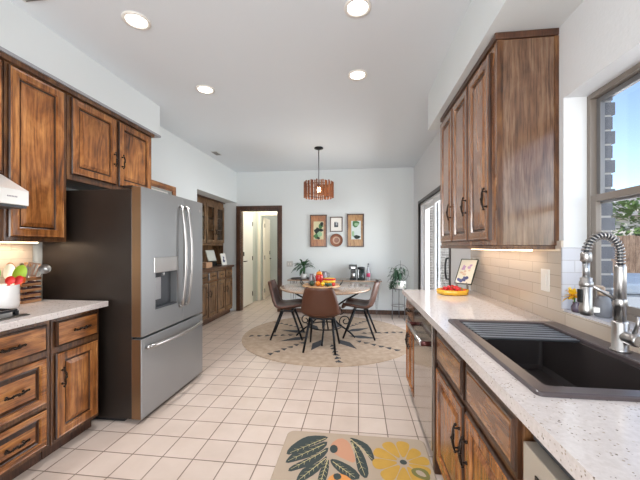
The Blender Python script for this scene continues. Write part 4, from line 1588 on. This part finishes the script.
# tray and ceramics on the table
tx, ty = -.505, 4.28
ZT = .7905
t = thing('serving_tray', 'round wooden tray with metal loop handles on the dining table', 'tray', (tx, ty, .7555))
MB().lathe([(.001, ZT), (.255, ZT), (.262, ZT + .008), (.262, ZT + .022), (.25, ZT + .024), (.245, ZT + .014), (.001, ZT + .013)], (tx, ty, 0), 48).build('plate', 'tray_wood', t)
MB().lathe([(.12, .7555), (.12, .762), (.05, .768), (.05, ZT - .0005)], (tx, ty, 0), 32).build('foot', 'tray_wood', t)
for sx in (-1, 1):
    x = tx + sx * .262
    MB().tube([(x - sx * .01, ty - .06, ZT + .022), (x + sx * .02, ty - .06, ZT + .055), (x + sx * .03, ty - .03, ZT + .085), (x + sx * .03, ty + .03, ZT + .085), (x + sx * .02, ty + .06, ZT + .055), (x - sx * .01, ty + .06, ZT + .022)], .006, 8).build('handle', 'black_metal', t)
zz = ZT + .0135
t = thing('soup_tureen', 'small ceramic tureen striped red, yellow and teal on the round tray', 'tureen', (-.40, 4.30, zz))
qx, qy = -.400, 4.30
mb = MB()
mb.lathe([(.04, 0), (.06, .006), (.072, .035)], (qx, qy, zz), 28, 0, True, 'z', 1.12, .8)
mb.lathe([(.072, .035), (.08, .07)], (qx, qy, zz), 28, 1, True, 'z', 1.12, .8)
mb.lathe([(.08, .07), (.083, .095), (.07, .096)], (qx, qy, zz), 28, 2, True, 'z', 1.12, .8)
mb.build('bowl', ['teal_c', 'yellow_c', 'red_c'], t)
MB().lathe([(.072, .097), (.05, .104), (.001, .107)], (qx, qy, zz), 28, 0, True, 'z', 1.12, .8).build('lid', 'yellow_c', t)
t = thing('covered_jar', 'orange and red gourd-shaped jar with a dark knob on the round tray', 'jar', (-.57, 4.40, zz))
jx, jy = -.548, 4.38
MB().lathe([(.03, 0), (.042, .01), (.048, .055), (.055, .11), (.046, .14)], (jx, jy, zz), 24).build('body', 'red_c', t)
MB().lathe([(.048, .141), (.038, .168), (.02, .182), (.001, .186)], (jx, jy, zz), 24).build('lid', 'orange_c', t)
MB().tube([(jx, jy, zz + .182), (jx + .004, jy, zz + .208)], [.008, .005], 8).build('knob', 'green_d', t)
t = thing('cream_jug', 'pale grey tapered jug left of the red jar on the round tray', 'jug', (-.66, 4.38, zz))
MB().lathe([(.042, 0), (.048, .01), (.040, .07), (.026, .13), (.030, .15)], (-.655, 4.37, zz), 20).build('body', 'grey_c', t)
MB().tube([(-.627, 4.37, zz + .13), (-.606, 4.37, zz + .12), (-.606, 4.37, zz + .07), (-.617, 4.37, zz + .05)], .005, 8).build('handle', 'grey_c', t)
for (x, y, r, mt, nm, lab) in ((-.545, 4.205, .034, 'orange_c', 'orange', 'orange fruit at the front of the round tray'), (-.478, 4.19, .030, 'yellow_c', 'lemon', 'yellow lemon beside the orange on the round tray'),
                               (-.625, 4.20, .037, 'green_d', 'avocado', 'dark green avocado at the left front of the round tray'), (-.33, 4.175, .027, 'red_c', 'apple', 'small red apple at the right front of the round tray'), (-.41, 4.165, .022, 'green_d', 'lime', 'small dark green lime in front of the striped tureen')):
    tag(MB().ball((x, y, zz + r), r, 16, 0, 1, 1, 1).build(nm, mt), lab, 'fruit', 'fruit on the round tray')

# ================================================================== CONSOLE ON THE BACK WALL
t = thing('console_table', 'narrow wooden console table with thin metal legs against the back wall', 'table', (-.45, 6.08, 0))
cz = .70
B(-1.36, .43, 5.90, 6.245, cz - .022, cz).build('top', 'table_wood', t, bevel=.003)
for x in (-1.28, .34):
    for y in (5.95, 6.20):
        MB().tube([(x - .03, y, cz - .022), (x + .0, y, .0), (x + .05, y, cz - .022)], .006, 8).build('leg', 'frame_grey', t)
t = thing('plant_tray', 'dark oval tray under the potted plant on the console', 'tray', (-1.08, 6.05, cz))
MB().lathe([(.001, cz + .001), (.2, cz + .001), (.215, cz + .018), (.208, cz + .018), (.195, cz + .007), (.001, cz + .006)], (-1.08, 6.06, 0), 36, 0, True, 'z', 1.15, .75).build('dish', simple('dark_tray', '3b2b2b', .4), t)
# potted plant
t = thing('potted_plant', 'leafy green plant in a white pot on the console table', 'plant', (-1.07, 6.06, cz))
pz = cz + .008
MB().lathe([(.045, pz), (.06, pz + .004), (.068, pz + .10), (.064, pz + .10), (.058, pz + .085), (.001, pz + .085)], (-1.06, 6.06, 0), 24).build('pot', 'white_ceramic', t)
MB().tube([(-1.06, 6.06, pz + .085), (-1.065, 6.06, pz + .2), (-1.075, 6.065, pz + .28)], [.018, .014, .010], 8).build('stem', 'soil', t)


def leaf_poly(mb, p, d, up, l, w, m=0, droop=.25):
    d, up = Vector(d).normalized(), Vector(up)
    s = d.cross(up)
    if s.length < 1e-4:
        s = d.cross(Vector((1, 0, .1)))
    s.normalize()
    n = s.cross(d)
    rows = []
    K = 5
    vs = []
    for i in range(K + 1):
        t_ = i / K
        ww = w * math.sin(PI * min(max(t_ * .92 + .06, 0), 1)) ** .8
        c = Vector(p) + d * l * t_ - Vector((0, 0, 1)) * droop * l * t_ * t_
        vs += [c - s * ww * .5 + n * w * .12, c, c + s * ww * .5 + n * w * .12]
    fs = []
    for i in range(K):
        b = i * 3
        fs += [(b, b + 1, b + 4, b + 3), (b + 1, b + 2, b + 5, b + 4)]
    mb.add(vs, fs, m, True)


mb = MB()
rnd = random.Random(3)
for i in range(46):
    a = rnd.uniform(0, 2 * PI)
    el = rnd.uniform(-.15, 1.1)
    z = pz + rnd.uniform(.2, .30)
    base = Vector((-1.07 + .05 * math.cos(a), 6.06 + .03 * math.sin(a), z))
    leaf_poly(mb, base, (math.cos(a) * math.cos(el), math.sin(a) * math.cos(el) * .5, math.sin(el)), (0, 0, 1), rnd.uniform(.13, .22), rnd.uniform(.04, .06), 0, .5)
mb.build('foliage', 'leaf', t)
t = thing('teapot', 'small white teapot beside the potted plant on the console', 'teapot', (-.90, 6.0, cz))
MB().lathe([(.04, cz + .001), (.065, cz + .015), (.075, cz + .06), (.055, cz + .105), (.03, cz + .115)], (-.83, 6.0, 0), 24).build('body', 'white_ceramic', t)
MB().lathe([(.034, cz + .116), (.02, cz + .13), (.008, cz + .134), (.011, cz + .148), (.001, cz + .152)], (-.83, 6.0, 0), 20).build('lid', 'white_ceramic', t)
MB().tube([(-.90, 6.0, cz + .05), (-.935, 6.0, cz + .08), (-.955, 6.0, cz + .115)], [.015, .011, .008], 8).build('spout', 'white_ceramic', t)
MB().tube([(-.762, 6.0, cz + .09), (-.725, 6.0, cz + .09), (-.72, 6.0, cz + .05), (-.757, 6.0, cz + .035)], .007, 8).build('handle', 'black_metal', t)
t = thing('milk_jug', 'dark pewter jug standing by the white teapot on the console', 'jug', (-.66, 5.99, cz))
MB().lathe([(.045, cz + .001), (.06, cz + .02), (.065, cz + .08), (.04, cz + .13), (.046, cz + .16)], (-.65, 5.99, 0), 20).build('body', 'grey_c', t)
MB().tube([(-.593, 5.99, cz + .13), (-.56, 5.99, cz + .12), (-.56, 5.99, cz + .06), (-.592, 5.99, cz + .045)], .007, 8).build('handle', 'grey_c', t)
# coffee maker
t = thing('coffee_maker', 'black coffee maker with steel accents on the console table', 'coffee maker', (0, 6.07, cz))
z = cz + .001
B(-.165, -.04, 5.97, 6.18, z, z + .03).build('base', 'black_plastic', t, bevel=.004)
B(-.150, -.055, 6.09, 6.18, z + .03, z + .20).build('tower', 'black_plastic', t, bevel=.004)
B(-.18, -.03, 5.98, 6.18, z + .20, z + .285).build('head', 'black_plastic', t, bevel=.008)
B(-.14, -.06, 5.977, 5.9795, z + .215, z + .25).build('display', 'steel', t)
MB().lathe([(.035, z + .031), (.04, z + .035), (.042, z + .12), (.038, z + .125)], (-.10, 6.03, 0), 18).build('cup', 'steel', t)
t = thing('milk_frother', 'black and silver frother jug right beside the coffee maker', 'appliance', (.04, 6.07, cz))
MB().lathe([(.07, z), (.075, z + .01), (.068, z + .19)], (.052, 6.07, 0), 24).build('jug', simple('dark_green_glass', '23302f', .15), t)
MB().lathe([(.07, z + .191), (.072, z + .235), (.03, z + .245)], (.052, 6.07, 0), 24).build('lid', 'black_plastic', t)
MB().box(-.005, .008, 5.985, 5.996, z + .04, z + .2).build('handle', 'steel', t)
t = thing('soda_bottle', 'clear bottle with a pink label at the right end of the console', 'bottle', (.18, 6.02, cz))
MB().lathe([(.034, z), (.037, z + .01), (.037, z + .17), (.02, z + .23), (.0125, z + .29)], (.185, 6.02, 0), 20).build('body', simple('clear_plastic', 'e8eaf0', .1, trans=.7), t)
MB().lathe([(.0376, z + .06), (.0376, z + .13)], (.185, 6.02, 0), 20).build('sleeve', simple('pink_label', 'b4355f', .5), t)
MB().lathe([(.014, z + .29), (.014, z + .315), (.001, z + .316)], (.185, 6.02, 0), 14).build('cap', 'dark_grey', t)

# ================================================================== PLANT STAND IN THE CORNER
sx_, sy_ = .735, 5.90
t = thing('plant_stand', 'thin grey wire plant stand in the corner by the patio door', 'stand', (sx_, sy_, 0))
for k in range(3):
    a = R(200 + 120 * k)
    MB().tube([(sx_ + .13 * math.cos(a), sy_ + .13 * math.sin(a), .0), (sx_ + .12 * math.cos(a), sy_ + .12 * math.sin(a), .56)], .007, 8).build('leg', 'frame_grey', t)
mb = MB()
for z, r in ((.56, .12), (.25, .125)):
    mb.tube([(sx_ + r * math.cos(2 * PI * i / 32), sy_ + r * math.sin(2 * PI * i / 32), z) for i in range(32)], .006, 8, True)
mb.tube([(sx_ - .12, sy_, .56), (sx_ + .12, sy_, .56)], .005, 6).tube([(sx_, sy_ - .12, .56), (sx_, sy_ + .12, .56)], .005, 6)
mb.build('ring', 'frame_grey', t)
t = thing('potted_plant', 'trailing green plant in a white pot on the wire stand by the patio door', 'plant', (sx_, sy_, .567))
MB().lathe([(.07, .567), (.095, .571), (.105, .71), (.098, .71), (.09, .69), (.001, .69)], (sx_ + .03, sy_, 0), 24).build('pot', 'white_ceramic', t)
mb = MB()
for k, (dx, h) in enumerate(((-.08, .25), (.09, .25), (.0, .31))):
    mb.tube([(sx_ + .03 + dx * math.sin(PI * i / 12) * 1.6, sy_, .69 + h * (1 - math.cos(PI * i / 12)) / 1.6) for i in range(13)], .004, 6)
mb.build('wire_trellis', 'frame_grey', t)
mb = MB()
rnd = random.Random(9)
for i in range(120):
    a = rnd.uniform(0, 2 * PI)
    rr = rnd.uniform(.02, .15)
    z = rnd.uniform(.60, .96)
    base = Vector((sx_ - .02 + rr * math.cos(a) * .9, sy_ - .02 + rr * math.sin(a) * .7, z))
    if z < .72 and rr < .10:
        base.x = sx_ - .11
        base.y = sy_ - .06
    leaf_poly(mb, base, (math.cos(a), math.sin(a), rnd.uniform(-1.2, .3)), (0, 0, 1), rnd.uniform(.05, .09), rnd.uniform(.025, .04), 0, .6)
mb.build('foliage', 'leaf_d', t)

# ================================================================== RIGHT COUNTER ITEMS
bx, by = .80, 2.80
t = thing('berry_bowl', 'low yellow scalloped bowl of strawberries on the right counter', 'bowl', (bx, by, .93))
mb = MB()
NB = 40
def scal(r, z):
    return [(bx + r * (1 + .05 * math.cos(8 * 2 * PI * i / NB)) * 1.15 * math.cos(2 * PI * i / NB), by + r * (1 + .05 * math.cos(8 * 2 * PI * i / NB)) * math.sin(2 * PI * i / NB)) for i in range(NB)], z
n = loft(mb, [scal(.085, .931), scal(.105, .935), scal(.112, .972), scal(.108, .974), scal(.10, .945)], 0, True)
o_ = len(mb.v) - n
mb.f.append(tuple(o_ + k for k in range(n)))
mb.mi.append(0)
mb.sm.append(False)
mb.f.append(tuple(reversed(range(n))))
mb.mi.append(0)
mb.sm.append(False)
mb.build('dish', 'yellow_bowl', t)
# strawberries
proto = None
rnd = random.Random(5)
spots = [(0, 0, 1.02)]
pos = []
for ring, (cnt, rad, zz_) in enumerate(((12, .082, .962), (8, .056, .978), (5, .030, .99), (1, 0, .996))):
    for k in range(cnt):
        a = 2 * PI * (k + .5 * ring) / cnt
        pos.append((bx + 1.12 * rad * math.cos(a), by + rad * math.sin(a), zz_))
for i, (x, y, z) in enumerate(pos):
    if proto is None:
        proto = thing('strawberry', 'ripe red strawberry heaped in the yellow scalloped bowl', 'fruit', (0, 0, 0), 'strawberries in the yellow bowl')
        MB().lathe([(.001, -.017), (.008, -.012), (.014, 0), (.0145, .008), (.010, .014), (.001, .016)], (0, 0, 0), 12).build('flesh', 'berry', proto)
        mb = MB()
        for k in range(5):
            a = 2 * PI * k / 5
            leaf_poly(mb, (0, 0, .0155), (math.cos(a), math.sin(a), .15), (0, 0, 1), .011, .006)
        mb.build('calyx', 'berry_leaf', proto)
        o = proto
    else:
        o = dup(proto, (0, 0, 0), 0, proto['label'])
    o.location = (x, y, z)
    o.rotation_euler = (rnd.uniform(1.2, 2.9), rnd.uniform(-.6, .6), rnd.uniform(0, 6))
# picture on a stand
t = thing('picture_card', 'framed purple floral card leaning on a small clear stand beside the strawberries', 'picture', (.90, 2.90, .93))
c = Vector((.898, 2.87, 1.008))
u = Vector((math.cos(R(-42)), math.sin(R(-42)), 0))
nrm = Vector((math.sin(R(-42)), -math.cos(R(-42)), 0))
v = (Vector((0, 0, 1)) * math.cos(R(34)) - nrm * math.sin(R(34))).normalized()
n_ = u.cross(v).normalized()
v = n_.cross(u).normalized()
v2 = (v + u * .28).normalized()
MB().rings(c - u * .065, u, v, n_, .15, .255, [(0, 0), (0, .012), (.006, .012), (.006, .0095)], 0, 1).build('frame', [simple('green_black_frame', '26332a', .35), simple('cream_card', 'efe8d6', .6)], t)
mb = MB()
rnd = random.Random(21)
o2 = c - u * .065 + n_ * .0102
for i in range(16):
    a_, b_ = rnd.uniform(.03, .11), rnd.uniform(.02, .21)
    mi = 2 if b_ < .09 else (0 if b_ > .14 else 1)
    q = blob(a_, b_, rnd.uniform(.008, .02), rnd.uniform(.008, .018), 9, .3, i)
    mb.add([o2 + u * p + v * r2 + n_ * .0002 * i for p, r2 in q], [tuple(range(len(q)))], mi)
mb.build('print', [simple('lilac', 'c9a3c4', .7), simple('soft_peach', 'e2c3a8', .7), simple('indigo', '5a5f8c', .7)], t)
mb = MB()
for s_ in (-.045, .05):
    p = c + u * s_
    mb.tube([p + n_ * .03 + Vector((0, 0, -.0)), p - n_ * .012 - v * .012, p + Vector((0, 0, -.074)) - n_ * .0], .007, 8)
mb.tube([c + u * .05 + Vector((0, 0, -.068)), c + v * .16 - n_ * .01 + Vector((0, .05, -.02))], .004, 6)
mb.build('stand', simple('smoky_acrylic', '8b8680', .15), t)

# outlets on the backsplash
def outlet(y, z, w, h, label, gang, mt='white_plastic'):
    t = thing('wall_outlet', label, 'outlet', (XR - .012, y, z - h / 2), 'outlets on the right backsplash')
    B(XR - .0185, XR - .0125, y - w / 2, y + w / 2, z - h / 2, z + h / 2).build('plate', mt, t, bevel=.002)
    for k in range(gang):
        yy = y + (k - (gang - 1) / 2) * .046
        B(XR - .022, XR - .019, yy - .016, yy + .016, z - .034, z + .034).build('rocker', mt, t, bevel=.001)
outlet(1.925, 1.148, .078, .125, 'white switch plate on the backsplash left of the window', 1)
outlet(3.02, 1.17, .075, .12, 'white outlet plate on the backsplash behind the floral card', 1)

# window sill items
zs = WZ0 + .0125
t = thing('flower_vase', 'small dark vase with a yellow flower on the window sill', 'vase', (1.078, 1.705, zs))
MB().lathe([(.015, zs), (.02, zs + .004), (.022, zs + .025), (.014, zs + .042), (.016, zs + .05)], (1.078, 1.705, 0), 16).build('vase_body', simple('mauve_glass', '5e5261', .2), t)
MB().tube([(1.078, 1.705, zs + .01), (1.07, 1.71, zs + .07)], .003, 6).build('stem', 'berry_leaf', t)
mb = MB()
fc = Vector((1.066, 1.71, zs + .080))
rnd = random.Random(4)
for i in range(34):
    a, e = rnd.uniform(0, 2 * PI), rnd.uniform(-.7, 1.2)
    d = Vector((math.cos(a) * math.cos(e), math.sin(a) * math.cos(e), math.sin(e)))
    leaf_poly(mb, fc + d * .004, d, (0, .2, 1), rnd.uniform(.036, .05), .02, 0, .1)
mb.ball(fc, .010, 8, 1)
mb.build('blossom', [simple('yellow_petal', 'f0c62e', .6), simple('petal_core', 'c98f1e', .7)], t)
t = thing('soap_dispenser', 'rounded grey stoneware bottle with a beige pump top on the window sill', 'bottle', (1.125, 1.600, zs))
MB().lathe([(.026, zs), (.031, zs + .005), (.032, zs + .05), (.025, zs + .085), (.017, zs + .10)], (1.125, 1.600, 0), 20).build('body', simple('grey_stoneware', '74757a', .5, 0, 0, .1, 40), t)
MB().lathe([(.019, zs + .1), (.021, zs + .106), (.021, zs + .118), (.008, zs + .122), (.007, zs + .14)], (1.125, 1.600, 0), 16).tube([(1.125, 1.600, zs + .138), (1.095, 1.610, zs + .140), (1.083, 1.615, zs + .130)], .007, 8).build('pump', simple('beige_pump', 'b09a86', .4), t)

# ================================================================== OUTSIDE
struct(B(XR + .3, 40, -10, 45, -.25, -.12).build('ground', 'concrete'))
struct(B(1.25, 6.0, 8.4, 8.62, -.12, 2.35).build('wall_garden', 'brick'))
# brick column just outside the sink window
mb = MB()
for i in range(22):
    z = .75 + i * .075
    e = .012 if i % 2 else 0.0
    mb.box(XR + WT + .002, XR + WT + .062 + e, WY1 + .012, WY1 + .6, z, z + .064, 0)
mb.box(XR + WT + .003, XR + WT + .058, WY1 + .016, WY1 + .6, .7, 2.42, 1)
struct(mb.build('wall_brick_return', [simple('slate_brick', '55575e', .85, 0, 0, .35, 12), simple('brick_mortar', '9c9a97', .9)]))
t = thing('wooden_fence', 'weathered brown wooden fence seen through the sink window', 'fence', (9.0, 9.4, -.12))
mb = MB()
for i in range(44):
    x = 6.05 + i * .15
    mb.box(x, x + .143, 9.40, 9.42, -.12, 1.62 + .01 * (i % 3))
mb.build('board_panel', 'fence', t)
MB().box(6.05, 12.6, 9.421, 9.46, .3, .4).box(6.05, 12.6, 9.421, 9.46, 1.3, 1.4).build('rail', 'fence', t)
t = thing('house', 'pale neighbouring house with a grey shingled roof beyond the fence', 'house', (15, 20, -.12))
B(5, 26, 18, 26, -.12, 3.0).build('wall', 'siding', t)
MB().prism([(17.4, 2.9), (22, 4.9), (26.6, 2.9)], 4.4, 26.6, 0, 'x').build('roof', 'roof', t)
t = thing('hot_tub', 'covered blue-grey hot tub on the patio outside the sink window', 'hot tub', (4.3, 5.3, -.12))
B(3.35, 5.25, 4.55, 6.25, -.12, .72).build('shell', 'tub_side', t, bevel=.05)
B(3.30, 5.30, 4.50, 5.39, .721, .86).box(3.30, 5.30, 5.41, 6.30, .721, .86).build('cover', 'tub', t, bevel=.03)


def bush(name, label, c, r, n, seed, l=.22):
    t = thing(name, label, 'plant', (c[0], c[1], -.12))
    rnd = random.Random(seed)
    mb = MB()
    for i in range(n):
        d = Vector((rnd.gauss(0, 1), rnd.gauss(0, 1), rnd.gauss(0, 1))).normalized()
        p = Vector(c) + Vector((d.x * r[0], d.y * r[1], d.z * r[2])) * rnd.uniform(.55, 1)
        leaf_poly(mb, p, d + Vector((rnd.uniform(-.6, .6), rnd.uniform(-.6, .6), rnd.uniform(-.3, .5))), (0, 0, 1), l * rnd.uniform(.7, 1.2), l * .5, 0 if rnd.random() > .12 else 1, .3)
    mb.build('foliage', ['bush', simple('pale_blossom', 'e3e2d2', .7)], t)
    MB().tube([(c[0], c[1], -.12), (c[0] + .03, c[1], c[2])], .05, 8).build('trunk', 'soil', t)


bush('flowering_shrub', 'pale green flowering shrub rising above the wooden fence', (8.2, 10.3, 1.9), (1.1, .7, .9), 900, 31)
